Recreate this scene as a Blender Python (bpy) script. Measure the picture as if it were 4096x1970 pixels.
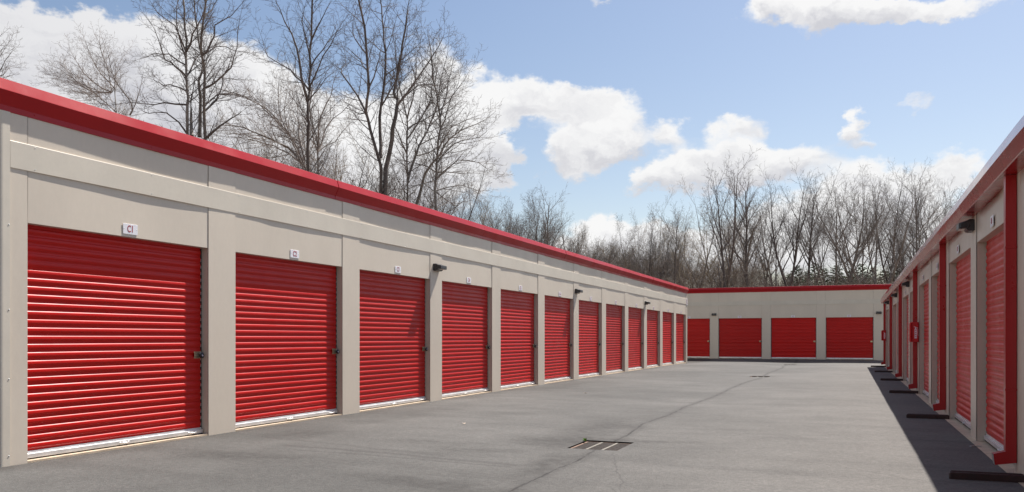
import bpy, math, random
import numpy as np
from mathutils import Vector, Matrix, noise as mnoise

for o in list(bpy.data.objects): bpy.data.objects.remove(o)
scene = bpy.context.scene
COL = scene.collection
R = math.radians

# ------------------------------------------------------------------ camera
FPX, YAW, HOR, CAMH = 3277.55, 0.3916, 1351.2, 1.4      # focal (px of a 4096 wide frame), heading, horizon row, eye height
cam = bpy.data.cameras.new('camera'); camo = bpy.data.objects.new('camera', cam); COL.objects.link(camo)
camo.location = (0, 0, CAMH); camo.rotation_euler = (R(90), 0, YAW)
cam.sensor_width = 36; cam.lens = FPX / 4096 * 36; cam.shift_y = (HOR - 985) / 4096
cam.clip_start = 0.05; cam.clip_end = 5000
scene.camera = camo
SY, CY = math.sin(YAW), math.cos(YAW)
def ray(px): t = (px - 2048) / FPX; return -SY + t * CY, CY + t * SY

# ------------------------------------------------------------------ sun
SUN = Vector((1.0, 3.1, 5.0)).normalized()
sl = bpy.data.lights.new('sun', 'SUN'); sl.energy = 4.7; sl.angle = R(0.6); sl.color = (1.0, 0.945, 0.88)
so = bpy.data.objects.new('sun', sl); COL.objects.link(so)
so.rotation_euler = SUN.to_track_quat('Z', 'Y').to_euler(); so.location = (20, 60, 90)

# ------------------------------------------------------------------ node helper
class NT:
    def __init__(s, tree): s.t = tree; s.n = tree.nodes; s.l = tree.links
    def new(s, typ, **kw):
        n = s.n.new(typ)
        for k, v in kw.items(): setattr(n, k, v)
        return n
    def put(s, sock, v):
        if isinstance(v, bpy.types.NodeSocket): s.l.new(v, sock)
        elif v is not None: sock.default_value = v
    def math(s, op, a, b=None, c=None, clamp=False):
        n = s.new('ShaderNodeMath', operation=op, use_clamp=clamp)
        s.put(n.inputs[0], a)
        if b is not None: s.put(n.inputs[1], b)
        if c is not None: s.put(n.inputs[2], c)
        return n.outputs[0]
    def vmath(s, op, a, b=None):
        n = s.new('ShaderNodeVectorMath', operation=op); s.put(n.inputs[0], a)
        if b is not None: s.put(n.inputs[1], b)
        return n.outputs['Value'] if op in ('LENGTH', 'DOT_PRODUCT') else n.outputs[0]
    def mr(s, v, a, b, c=0.0, d=1.0, smooth=True):
        n = s.new('ShaderNodeMapRange'); n.interpolation_type = 'SMOOTHSTEP' if smooth else 'LINEAR'
        s.put(n.inputs[0], v)
        for i, x in enumerate((a, b, c, d)): s.put(n.inputs[i + 1], x)
        return n.outputs[0]
    def noise(s, vec, scale, detail=4, rough=0.55, out='Fac'):
        n = s.new('ShaderNodeTexNoise'); s.put(n.inputs['Vector'], vec)
        n.inputs['Scale'].default_value = scale; n.inputs['Detail'].default_value = detail
        n.inputs['Roughness'].default_value = rough
        return n.outputs[out]
    def mix(s, f, a, b, blend='MIX'):
        n = s.new('ShaderNodeMix', data_type='RGBA', blend_type=blend)
        s.put(n.inputs[0], f)
        for i, v in ((6, a), (7, b)):
            if isinstance(v, tuple) and len(v) == 3: v = v + (1,)
            s.put(n.inputs[i], v)
        return n.outputs[2]
    def xyz(s, x, y, z):
        n = s.new('ShaderNodeCombineXYZ')
        for i, v in enumerate((x, y, z)): s.put(n.inputs[i], v)
        return n.outputs[0]

# ------------------------------------------------------------------ world: daylight sky with cumulus
w = bpy.data.worlds.new('World'); scene.world = w; w.use_nodes = True
w.cycles.sampling_method = 'NONE'
T = NT(w.node_tree); T.n.clear()
sky = T.new('ShaderNodeTexSky', sky_type='NISHITA', sun_disc=False)
sky.sun_elevation = math.asin(SUN.z); sky.sun_rotation = math.atan2(SUN.x, SUN.y)
sky.altitude = 200; sky.air_density = 1.0; sky.dust_density = 1.2; sky.ozone_density = 2.0
tc = T.new('ShaderNodeTexCoord'); DIR = T.vmath('NORMALIZE', tc.outputs['Generated'])
sp = T.new('ShaderNodeSeparateXYZ'); T.l.new(DIR, sp.inputs[0])
az = T.math('ARCTAN2', sp.outputs[0], sp.outputs[1]); el = T.math('ARCSINE', sp.outputs[2])
P0 = T.xyz(az, el, 0.0)
def azel(xd, yd):
    px, py = xd * 1.59006, yd * 1.59006
    X, Y = ray(px); Z = (HOR - py) / FPX
    return math.atan2(X, Y), math.atan2(Z, math.hypot(X, Y))
# (x, y, rx, ry, weight) of each cloud lump as a bearing and height above the horizon
CL = [(60,150,330,130,1.3),(300,200,330,150,1.3),(120,60,180,75,.75),(330,100,200,85,.8),(480,150,170,110,1.0),(560,260,230,170,1.1),
 (650,330,260,200,1.2),(760,400,260,170,1.2),(0,330,300,160,1.2),(950,420,260,170,1.2),(1040,330,210,150,1.2),(1100,190,110,125,1.05),(1130,400,150,160,1.1),
 (1230,265,115,90,1.15),(1340,252,105,82,1.15),(1440,262,100,66,.95),(1545,305,120,85,1.2),(1700,312,70,50,.9),(1430,385,100,72,1.2),
 (1225,400,90,75,1.0),(1500,370,80,60,.7),(1860,308,95,38,.8),(1700,425,125,75,1.1),(1840,400,150,82,1.2),(1990,405,150,70,1.1),(1640,440,75,55,.8),
 (1950,22,150,48,1.1),(2080,40,130,70,1.15),(2210,25,160,60,1.1),(2380,5,220,48,1.1),(2130,318,70,45,.74),(2190,352,60,28,.72),(2290,272,55,26,.66),(2130,300,60,30,.5),
 (2440,410,110,65,1.0),(2250,440,190,70,.9),(2150,500,230,80,.62),(2300,540,230,90,.72),(2000,560,220,90,.66),(1860,600,200,80,.55),(1560,575,90,60,1.05),(1620,600,120,60,.9),
 (1300,620,240,80,.6),(1430,660,300,80,.6),(1520,22,34,22,.62),(1700,670,400,80,.8),(2200,650,400,90,.9),(700,90,60,60,.0),
 (-500,200,500,160,1.2),(3200,300,350,120,1.1),(3400,600,500,160,1.1),(-900,650,600,200,1.1),(2900,60,250,90,1.0)]
wn = T.noise(T.vmath('MULTIPLY', P0, (1.0, 1.45, 1.0)), 9.0, 6, 0.58, 'Color')
wn2 = T.noise(T.vmath('MULTIPLY', P0, (1.0, 1.3, 1.0)), 34.0, 5, 0.62, 'Color')
wp = T.vmath('ADD', P0, T.vmath('MULTIPLY', T.vmath('SUBTRACT', wn, (0.5, 0.5, 0.5)), (0.14, 0.085, 0)))
wp = T.vmath('ADD', wp, T.vmath('MULTIPLY', T.vmath('SUBTRACT', wn2, (0.5, 0.5, 0.5)), (0.045, 0.034, 0)))
F = None; G = None
for (x, y, rx, ry, wt) in CL:
    if wt == 0: continue
    a0, e0 = azel(x, y); a1, _ = azel(x + rx, y) if x + rx < 4500 else (a0 + .2, 0); _, e1 = azel(x, y - ry)
    ra = abs(a1 - a0) * 1.12; re = abs(e1 - e0) * 1.12
    d = T.vmath('MULTIPLY', T.vmath('SUBTRACT', wp, (a0, e0, 0)), (1 / ra, 1 / re, 0))
    v = T.mr(T.vmath('LENGTH', d), 0.0, 1.25, wt, 0.0)
    sx = T.new('ShaderNodeSeparateXYZ'); T.l.new(d, sx.inputs[0])
    g = T.math('MULTIPLY', v, sx.outputs[1])
    F = v if F is None else T.math('ADD', F, v)
    G = g if G is None else T.math('ADD', G, g)
behind = T.math('MULTIPLY', T.mr(sp.outputs[1], 0.55, 0.0), T.mr(T.noise(T.vmath('MULTIPLY', DIR, (1, 1, 2.2)), 2.4, 6, .6), .50, .60))
dens = T.mr(T.math('ADD', F, T.math('MULTIPLY', T.math('SUBTRACT', T.noise(T.vmath('MULTIPLY', P0, (1, 1.6, 1)), 26.0, 7, .62), .5), .55)), 0.36, 0.90)
dens = T.math('MAXIMUM', dens, behind)
dens = T.math('MULTIPLY', dens, T.mr(sp.outputs[2], -0.01, 0.02))
hgt = T.math('DIVIDE', G, T.math('ADD', F, 0.05))
billow = T.noise(T.vmath('MULTIPLY', wp, (1, 1.7, 1)), 15.0, 5, .55)
shade = T.math('ADD', T.math('MULTIPLY', hgt, 0.55), T.math('MULTIPLY', T.math('SUBTRACT', billow, 0.5), 1.7))
shade = T.mr(shade, -0.55, 0.25)
dark_left = T.math('MULTIPLY', T.mr(az, -0.55, -0.95), T.mr(el, .55, .30))
shade = T.math('SUBTRACT', shade, T.math('MULTIPLY', dark_left, .45), clamp=True)
ccol = T.mix(shade, (0.66, 0.66, 0.70), (0.99, 0.985, 0.98))
CLOUD_GAIN = T.math('MULTIPLY', 0.66, 1.0)
hazy = T.mix(T.mr(el, 0.62, 0.0, smooth=False), (1.0, 1.03, 1.06), (1.30, 1.14, .98))
skyc = T.mix(1.0, sky.outputs[0], hazy, 'MULTIPLY')
b1 = T.new('ShaderNodeBackground'); T.l.new(skyc, b1.inputs[0]); b1.inputs[1].default_value = 0.064
b2 = T.new('ShaderNodeBackground'); T.l.new(ccol, b2.inputs[0]); b2.inputs[1].default_value = 0.51
mx = T.new('ShaderNodeMixShader'); T.l.new(T.math('MULTIPLY', dens, 0.97), mx.inputs[0]); T.l.new(b1.outputs[0], mx.inputs[1]); T.l.new(b2.outputs[0], mx.inputs[2])
wo = T.new('ShaderNodeOutputWorld'); T.l.new(mx.outputs[0], wo.inputs[0])

scene.view_settings.view_transform = 'Standard'; scene.view_settings.look = 'None'
scene.view_settings.exposure = 0.92; scene.view_settings.gamma = 1.0; scene.view_settings.use_curve_mapping = False
scene.render.engine = 'CYCLES'
scene.cycles.max_bounces = 6; scene.cycles.transparent_max_bounces = 8

# ------------------------------------------------------------------ materials
def mat(name, col, rough=0.5, metal=0.0, spec=0.5, var=0.0, vscale=3.0, bump=0.0, bscale=40.0, coat=0.0, vstretch=(1, 1, 1), fine=0.0):
    m = bpy.data.materials.new(name); m.use_nodes = True; t = NT(m.node_tree); t.n.clear()
    b = t.new('ShaderNodeBsdfPrincipled'); o = t.new('ShaderNodeOutputMaterial'); t.l.new(b.outputs[0], o.inputs[0])
    b.inputs['Roughness'].default_value = rough; b.inputs['Metallic'].default_value = metal
    b.inputs['Specular IOR Level'].default_value = spec; b.inputs['Coat Weight'].default_value = coat
    b.inputs['Coat Roughness'].default_value = 0.08
    tcn = t.new('ShaderNodeTexCoord'); v = t.vmath('MULTIPLY', tcn.outputs['Object'], vstretch)
    c = tuple(col) + (1,)
    if var > 0:
        lo = tuple(x * (1 - var) for x in col); hi = tuple(min(1, x * (1 + var)) for x in col)
        f = t.mr(t.noise(v, vscale, 5, .6), .3, .7)
        c = t.mix(f, lo, hi)
    if fine > 0:
        f2 = t.mr(t.noise(v, vscale * 22, 3, .7), .3, .7, 1 - fine, 1 + fine)
        c = t.mix(1.0, c, t.xyz(f2, f2, f2), 'MULTIPLY')
    t.put(b.inputs['Base Color'], c)
    if var > 0: t.put(b.inputs['Roughness'], t.mr(t.noise(v, vscale * 2.3, 4, .6), .3, .7, rough * .85, min(1, rough * 1.2)))
    if bump > 0:
        bn = t.new('ShaderNodeBump'); bn.inputs['Strength'].default_value = 1.0; bn.inputs['Distance'].default_value = bump
        t.put(bn.inputs['Height'], t.noise(v, bscale, 3, .6)); t.l.new(bn.outputs[0], b.inputs['Normal'])
    return m
M = {}
M['wall'] = mat('taupe_painted_steel', (.625, .552, .455), .40, var=.035, vscale=.9, bump=.0012, bscale=2.2, vstretch=(1, 1, .45), fine=.015)
M['band'] = mat('taupe_painted_steel_band', (.605, .552, .462), .40, var=.04, vscale=1.2, bump=.0012, bscale=1.6, fine=.015)
M['jamb'] = mat('taupe_jamb_trim', (.53, .455, .38), .42, var=.04, vscale=1.4, fine=.02)
M['red'] = mat('red_painted_door_steel', (.50, .0055, .0030), .37, spec=.34, var=.03, vscale=.8)
def vary(m, lo, hi):
    t = NT(m.node_tree); b = next(n for n in t.n if n.type == 'BSDF_PRINCIPLED'); lk = b.inputs['Base Color'].links[0].from_socket
    f = t.mr(t.new('ShaderNodeObjectInfo').outputs['Random'], 0, 1, lo, hi, False)
    dust = t.noise(t.vmath('MULTIPLY', t.new('ShaderNodeTexCoord').outputs['Object'], (.5, 1, 5)), 2.2, 6, .7)
    c = t.mix(1.0, lk, t.xyz(f, f, f), 'MULTIPLY'); c = t.mix(t.mr(dust, .58, .82, 0, .10), c, (.42, .20, .17))
    t.l.new(c, b.inputs['Base Color'])
vary(M['red'], .88, 1.10)
M['trim'] = mat('dark_red_roof_trim', (.36, .005, .009), .38, spec=.36, var=.05, vscale=.7, bump=.0004, bscale=1.2)
M['trim_gloss'] = mat('glossy_dark_red_roof_trim', (.36, .008, .012), .26, spec=.55, var=.05, vscale=.7, bump=.0003, bscale=1.0, coat=.6)
M['spout'] = mat('dark_red_downspout_paint', (.36, .006, .008), .32, spec=.5, var=.06, vscale=1.5, bump=.0008, bscale=3)
M['alu'] = mat('aluminium_rail', (.72, .72, .71), .34, metal=.55, var=.10, vscale=5, fine=.05)
M['galv'] = mat('galvanised_steel', (.45, .46, .46), .42, metal=.8, var=.2, vscale=14)
M['brass'] = mat('zinc_plated_latch_steel', (.50, .44, .30), .32, metal=.85, var=.15, vscale=20)
M['black'] = mat('black_rubber_and_gap', (.012, .012, .013), .6)
M['lock'] = mat('black_lock_body', (.012, .012, .014), .28, var=.1, vscale=12)
M['lamp'] = mat('dark_bronze_lamp_housing', (.022, .020, .024), .30, var=.12, vscale=9)
M['lens'] = mat('frosted_lamp_lens', (.66, .64, .58), .25)
M['sign'] = mat('white_sign_plastic', (.78, .77, .80), .30, var=.02, vscale=8)
M['letter'] = mat('red_sign_lettering', (.36, .025, .035), .5)
M['slab'] = mat('tan_concrete_slab', (.50, .40, .29), .85, var=.14, vscale=4, bump=.002, bscale=60, fine=.08)
M['roof'] = mat('pale_metal_roof', (.48, .48, .46), .40, metal=.3, var=.08, vscale=.6)
M['cab'] = mat('bright_red_cabinet_plastic', (.50, .010, .016), .3, var=.04, vscale=7)
M['white'] = mat('white_sticker', (.74, .68, .74), .4)
M['stop'] = mat('dark_brown_splash_channel', (.030, .011, .009), .55, var=.3, vscale=9, bump=.001, bscale=80)
M['iron'] = mat('weathered_drain_iron', (.075, .060, .050), .7, metal=.2, var=.25, vscale=12, bump=.001, bscale=70)
M['ironlite'] = mat('worn_drain_crossbar', (.17, .155, .13), .7, metal=.2, var=.2, vscale=12)
M['rust'] = mat('rusty_drain_frame', (.20, .125, .09), .8, var=.25, vscale=14)
M['pit'] = mat('dark_drain_pit', (.03, .028, .026), .9)
M['leaf'] = mat('dry_leaf_litter', (.22, .13, .075), .8, var=.35, vscale=9)
M['bark1'] = mat('grey_brown_bark', (.155, .135, .118), .9, var=.35, vscale=2.6, bump=.01, bscale=22, vstretch=(1, 1, .3), fine=.2)
M['bark2'] = mat('dark_bark', (.085, .068, .060), .9, var=.35, vscale=2.6, bump=.01, bscale=22, vstretch=(1, 1, .3), fine=.2)
M['twig1'] = mat('grey_brown_twigs', (.150, .133, .122), .85, var=.25, vscale=1.1)
M['twig2'] = mat('dark_twigs', (.098, .084, .080), .85, var=.25, vscale=1.1)
M['twig3'] = mat('tan_budding_twigs', (.215, .170, .115), .85, var=.25, vscale=.8)
M['twig4'] = mat('pale_grey_twigs', (.235, .205, .185), .85, var=.25, vscale=.8)
M['needles'] = mat('pine_needles', (.065, .105, .038), .8, var=.4, vscale=.8)
M['brush'] = mat('woodland_understorey_stems', (.155, .128, .108), .9, var=.4, vscale=.12, fine=.25)

# asphalt
def asphalt():
    m = bpy.data.materials.new('aged_grey_asphalt'); m.use_nodes = True; t = NT(m.node_tree); t.n.clear()
    b = t.new('ShaderNodeBsdfPrincipled'); o = t.new('ShaderNodeOutputMaterial'); t.l.new(b.outputs[0], o.inputs[0])
    tcn = t.new('ShaderNodeTexCoord'); P = tcn.outputs['Object']
    s = t.new('ShaderNodeSeparateXYZ'); t.l.new(P, s.inputs[0]); X, Y = s.outputs[0], s.outputs[1]
    Pf = t.xyz(X, Y, 0.0)
    big = t.mr(t.noise(Pf, .22, 4, .55), .32, .68)
    c = t.mix(big, (.073, .071, .067), (.107, .103, .097))
    # gradually paler towards the right row, darker and browner near the left building
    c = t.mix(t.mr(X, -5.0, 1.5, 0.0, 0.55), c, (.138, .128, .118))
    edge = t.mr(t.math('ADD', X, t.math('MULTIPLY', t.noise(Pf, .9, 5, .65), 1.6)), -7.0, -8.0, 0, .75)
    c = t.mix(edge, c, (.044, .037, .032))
    med = t.mr(t.noise(Pf, 1.3, 6, .7), .3, .7, .91, 1.08); c = t.mix(1.0, c, t.xyz(med, med, med), 'MULTIPLY')
    # streaks across the lane from drying water
    st = t.mr(t.noise(t.vmath('MULTIPLY', Pf, (.35, 1.6, 1)), 1.1, 6, .62), .46, .74, 0, .40)
    c = t.mix(st, c, (.055, .053, .050))
    # damp darker silt round the drain and down the valley line
    def stain(cx, cy, rx, ry, amt, col=(.018, .0165, .015)):
        nonlocal c
        wv = t.vmath('ADD', Pf, t.vmath('MULTIPLY', t.vmath('SUBTRACT', t.noise(Pf, 1.3, 5, .6, 'Color'), (.5, .5, .5)), (1.1, 1.1, 0)))
        d = t.vmath('LENGTH', t.vmath('MULTIPLY', t.vmath('SUBTRACT', wv, (cx, cy, 0)), (1 / rx, 1 / ry, 0)))
        f = t.math('MULTIPLY', t.mr(d, 1.0, .1, 0, amt), t.mr(t.noise(Pf, 6, 5, .7), .3, .65, .35, 1))
        c = t.mix(f, c, col)
    stain(-3.55, 10.6, 1.3, 1.1, .62); stain(-3.6, 12.6, .8, 2.1, .6); stain(-3.9, 7.0, 1.3, .42, .55); stain(-7.6, 13.0, .9, 3.0, .35); stain(-7.7, 22, .7, 4.0, .35); stain(-6.6, 7.7, 1.9, .6, .5); stain(-5.2, 9.6, 1.2, .35, .3); stain(-7.4, 9.8, .7, 1.4, .4); stain(-3.15, 8.6, .35, 1.6, .6); stain(-2.6, 11.0, 1.6, .25, .45)
    stain(-3.3, 6.2, .5, 1.3, .5); stain(-3.1, 31.0, 2.0, 1.0, .4); stain(-3.0, 45, 2.2, 1.2, .3); stain(-4.4, 9.2, 1.0, .3, .4)
    # wobbling construction joint down the middle of the lane
    wig = t.math('ADD', t.math('MULTIPLY', t.math('SUBTRACT', t.noise(t.xyz(0.0, Y, 3.0), .16, 2, .5), .5), .75),
                 t.math('MULTIPLY', t.math('SUBTRACT', t.noise(t.xyz(0.0, Y, 9.0), 2.6, 4, .6), .5), .09))
    dx = t.math('ABSOLUTE', t.math('SUBTRACT', X, t.math('ADD', wig, -3.02)))
    wd = t.mr(t.noise(Pf, 3.1, 4, .7), .35, .7, .008, .030)
    crack = t.math('MULTIPLY', t.mr(dx, t.math('MULTIPLY', wd, 1.3), t.math('MULTIPLY', wd, .2)), t.mr(t.noise(Pf, 1.9, 4, .7), .35, .6, .25, .85))
    c = t.mix(t.mr(dx, .16, .0, 0, .45), c, (.045, .042, .040))
    c = t.mix(crack, c, (.016, .015, .014))
    # a few hairline cracks
    def hair(x0, y0, x1, y1, amt=.5, wdt=.007, wob=.32):
        nonlocal c
        L = math.hypot(x1 - x0, y1 - y0); ux, uy = (x1 - x0) / L, (y1 - y0) / L
        q = t.vmath('SUBTRACT', Pf, (x0, y0, 0))
        along = t.vmath('DOT_PRODUCT', q, (ux, uy, 0)); ac = t.vmath('DOT_PRODUCT', q, (-uy, ux, 0))
        ac = t.math('ABSOLUTE', t.math('ADD', ac, t.math('MULTIPLY', t.math('SUBTRACT', t.noise(t.xyz(along, x0, y0), 1.2, 5, .65), .5), wob)))
        f = t.math('MULTIPLY', t.mr(ac, wdt * 2, wdt * .4), t.math('MULTIPLY', t.mr(along, 0, .3), t.mr(along, L, L - .4)))
        c = t.mix(t.math('MULTIPLY', f, amt), c, (.05, .047, .045))
    hair(-2.7, 9.9, -1.9, 7.2, .55); hair(-7.2, 11, -7.6, 17, .4); hair(-.6, 10, .9, 8.5, .4); hair(-2.2, 7.6, -1.3, 6.4, .5); hair(-5.8, 7.0, -7.9, 7.9, .4); hair(-2.1, 13.1, -1.0, 12.6, .4)
    # tyre scuffs left of the drain
    hair(-6.9, 8.68, -3.1, 8.38, .50, .050, .16); hair(-6.6, 8.38, -3.2, 8.26, .42, .030, .16); hair(-8.0, 9.35, -4.3, 8.62, .32, .040, .2)
    # aggregate speckle
    v = t.new('ShaderNodeTexVoronoi'); t.l.new(Pf, v.inputs['Vector']); v.inputs['Scale'].default_value = 95
    sv = t.new('ShaderNodeSeparateColor'); t.l.new(v.outputs['Color'], sv.inputs[0])
    spk = t.mr(sv.outputs[0], 0, 1, .80, 1.20, False)
    c = t.mix(1.0, c, t.xyz(spk, spk, spk), 'MULTIPLY')
    n2 = t.mr(t.noise(Pf, 14, 5, .75), .25, .75, .82, 1.18)
    c = t.mix(1.0, c, t.xyz(n2, n2, n2), 'MULTIPLY')
    v2 = t.new('ShaderNodeTexVoronoi'); t.l.new(Pf, v2.inputs['Vector']); v2.inputs['Scale'].default_value = 3.2
    f = t.mr(v2.outputs['Distance'], .045, .02, 0, .8)
    c = t.mix(f, c, (.045, .042, .04))
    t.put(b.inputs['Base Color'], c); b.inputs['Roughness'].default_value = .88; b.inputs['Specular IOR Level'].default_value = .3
    bn = t.new('ShaderNodeBump'); bn.inputs['Strength'].default_value = .8; bn.inputs['Distance'].default_value = .006
    hgt = t.math('ADD', t.math('MULTIPLY', v.outputs['Distance'], .5), t.noise(Pf, 38, 4, .7))
    t.put(bn.inputs['Height'], t.math('SUBTRACT', hgt, crack)); t.l.new(bn.outputs[0], b.inputs['Normal'])
    return m
M['asphalt'] = asphalt()
def forest_floor():
    m = bpy.data.materials.new('woodland_leaf_floor'); m.use_nodes = True; t = NT(m.node_tree); t.n.clear()
    b = t.new('ShaderNodeBsdfPrincipled'); o = t.new('ShaderNodeOutputMaterial'); t.l.new(b.outputs[0], o.inputs[0])
    P = t.new('ShaderNodeTexCoord').outputs['Object']
    c = t.mix(t.mr(t.noise(P, .25, 6, .65), .35, .65), (.15, .095, .060), (.25, .165, .115))
    c = t.mix(t.mr(t.noise(P, 1.7, 5, .7), .5, .75, 0, .6), c, (.085, .075, .045))
    t.put(b.inputs['Base Color'], c); b.inputs['Roughness'].default_value = .95
    return m
M['floor'] = forest_floor()

# ------------------------------------------------------------------ mesh helpers
class MB:
    def __init__(s): s.v = []; s.f = []; s.m = []; s.sm = []
    def add(s, vs, fs, mi=0, smooth=False):
        n = len(s.v); s.v += [tuple(p) for p in vs]; s.f += [tuple(i + n for i in f) for f in fs]
        s.m += [mi] * len(fs); s.sm += [smooth] * len(fs); return s
    def box(s, x0, x1, y0, y1, z0, z1, mi=0, bev=0.0):
        if x0 > x1: x0, x1 = x1, x0
        if y0 > y1: y0, y1 = y1, y0
        if z0 > z1: z0, z1 = z1, z0
        if bev <= 0:
            v = [(x, y, z) for x in (x0, x1) for y in (y0, y1) for z in (z0, z1)]
            return s.add(v, [(0, 1, 3, 2), (4, 6, 7, 5), (0, 4, 5, 1), (2, 3, 7, 6), (0, 2, 6, 4), (1, 5, 7, 3)], mi)
        b = bev; v = []; idx = {}
        for sx in (0, 1):
            for sy in (0, 1):
                for sz in (0, 1):
                    c = ((x0, x1)[sx], (y0, y1)[sy], (z0, z1)[sz]); q = (1 - 2 * sx, 1 - 2 * sy, 1 - 2 * sz)
                    for a in range(3):
                        p = list(c)
                        for k in range(3):
                            if k != a: p[k] += q[k] * b
                        idx[(sx, sy, sz, a)] = len(v); v.append(tuple(p))
        fs = []
        for a in range(3):
            for sd in (0, 1):
                o1, o2 = [k for k in range(3) if k != a]; q = []
                for (u, w_) in ((0, 0), (1, 0), (1, 1), (0, 1)):
                    t = [0, 0, 0]; t[a] = sd; t[o1] = u; t[o2] = w_; q.append(idx[(*t, a)])
                fs.append(q)
        for a in range(3):                                   # edges along axis a
            o1, o2 = [k for k in range(3) if k != a]
            for u in (0, 1):
                for w_ in (0, 1):
                    t0 = [0, 0, 0]; t0[o1] = u; t0[o2] = w_; t1 = list(t0); t1[a] = 1
                    fs.append([idx[(*t0, o1)], idx[(*t1, o1)], idx[(*t1, o2)], idx[(*t0, o2)]])
        for sx in (0, 1):
            for sy in (0, 1):
                for sz in (0, 1): fs.append([idx[(sx, sy, sz, a)] for a in range(3)])
        return s.add(v, fs, mi)
    def extrude(s, prof, a0, a1, axis='y', mi=0, smooth=False, closed=True, caps=True, n=1):
        """prof: list of 2D points; swept from a0 to a1 along an axis"""
        k = len(prof); v = []
        for i in range(n + 1):
            a = a0 + (a1 - a0) * i / n
            for (p, q) in prof: v.append((p, a, q) if axis == 'y' else ((a, p, q) if axis == 'x' else (p, q, a)))
        fs = []
        for i in range(n):
            for j in range(k if closed else k - 1):
                j2 = (j + 1) % k; fs.append((i * k + j, i * k + j2, (i + 1) * k + j2, (i + 1) * k + j))
        s.add(v, fs, mi, smooth)
        if caps and closed: s.add(v[:k], [tuple(range(k))], mi); s.add(v[-k:], [tuple(range(k))[::-1]], mi)
        return s
    def tube(s, pts, rad, sides=6, mi=0, smooth=True, cap=False):
        pts = [Vector(p) for p in pts]; n = len(pts)
        if not hasattr(rad, '__len__'): rad = [rad] * n
        v = []; ref = None
        for i in range(n):
            d = (pts[min(i + 1, n - 1)] - pts[max(i - 1, 0)]).normalized()
            if ref is None: ref = Vector((0, 0, 1)) if abs(d.z) < .9 else Vector((1, 0, 0))
            u = d.cross(ref).normalized(); w_ = d.cross(u); ref = u.cross(d) if False else ref
            for j in range(sides):
                a = 2 * math.pi * j / sides; v.append(pts[i] + (u * math.cos(a) + w_ * math.sin(a)) * rad[i])
        fs = [(i * sides + j, i * sides + (j + 1) % sides, (i + 1) * sides + (j + 1) % sides, (i + 1) * sides + j) for i in range(n - 1) for j in range(sides)]
        if cap: fs += [tuple(range(sides)), tuple((n - 1) * sides + j for j in range(sides))]
        return s.add(v, fs, mi, smooth)
    def dome(s, c, r, axis, mi=0, flat=.6):
        c = Vector(c); ax = Vector(axis).normalized(); u = ax.orthogonal().normalized(); w_ = ax.cross(u); v = []
        for (rr, hh) in ((1, 0), (.75, .7 * flat)):
            for j in range(8): a = j * math.pi / 4; v.append(c + (u * math.cos(a) + w_ * math.sin(a)) * r * rr + ax * r * hh)
        v.append(c + ax * r * flat)
        fs = [(j, (j + 1) % 8, 8 + (j + 1) % 8, 8 + j) for j in range(8)] + [(8 + j, 8 + (j + 1) % 8, 16) for j in range(8)]
        return s.add(v, fs, mi, True)
    def mesh(s, name, mats):
        me = bpy.data.meshes.new(name); me.from_pydata(s.v, [], s.f)
        for m in (mats if isinstance(mats, (list, tuple)) else [mats]): me.materials.append(m)
        me.polygons.foreach_set('material_index', s.m); me.polygons.foreach_set('use_smooth', s.sm)
        me.update(); return me
    def build(s, name, mats, parent=None, fixn=True):
        me = s.mesh(name, mats)
        if fixn and len(s.f) < 60000:
            import bmesh
            b = bmesh.new(); b.from_mesh(me); bmesh.ops.recalc_face_normals(b, faces=b.faces); b.to_mesh(me); b.free()
        return link(name, me, parent)
def link(name, me, parent=None):
    o = bpy.data.objects.new(name, me); COL.objects.link(o)
    if parent: o.parent = parent
    return o
def empty(name, loc=(0, 0, 0), rz=0):
    o = bpy.data.objects.new(name, None); COL.objects.link(o); o.location = loc; o.rotation_euler = (0, 0, rz); o.empty_display_size = .2; return o
def tag(o, label=None, cat=None, group=None, kind=None):
    for k, v in (('label', label), ('category', cat), ('group', group), ('kind', kind)):
        if v: o[k] = v
    return o
def copy_tree(o, parent=None):
    c = o.copy(); COL.objects.link(c)
    if parent: c.parent = parent
    for ch in list(o.children): copy_tree(ch, c)
    return c
def n1(x, seed=0.0): return mnoise.noise(Vector((x, seed * 7.31, seed * 3.17)))
def text_mesh(s, size, sx=.62):
    cu = bpy.data.curves.new('lettering', 'FONT'); cu.body = s; cu.size = size; cu.align_x = 'CENTER'; cu.align_y = 'CENTER'; cu.extrude = .0008; cu.offset = size * .010
    ob = bpy.data.objects.new('lettering', cu); COL.objects.link(ob)
    bpy.context.view_layer.update()
    me = bpy.data.meshes.new_from_object(ob.evaluated_get(bpy.context.evaluated_depsgraph_get()))
    bpy.data.objects.remove(ob); bpy.data.curves.remove(cu)
    for v in me.vertices: v.co.x *= sx
    me.materials.clear(); me.materials.append(M['letter']); me.name = 'lettering'
    return me

# ------------------------------------------------------------------ dimensions
CX, CY0, PITCH, DW = -8.41, 6.33, 3.3144, 2.758       # left building front, first opening, bay pitch, opening width
C_END = 45.93
BX, B_OPEN0, B_END = 1.56, 12.49 - DW - 3.3144 * 2, 43.75
DYF, DX0 = 55.31, -8.063
HDR = 2.67; REC = .115

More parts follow.
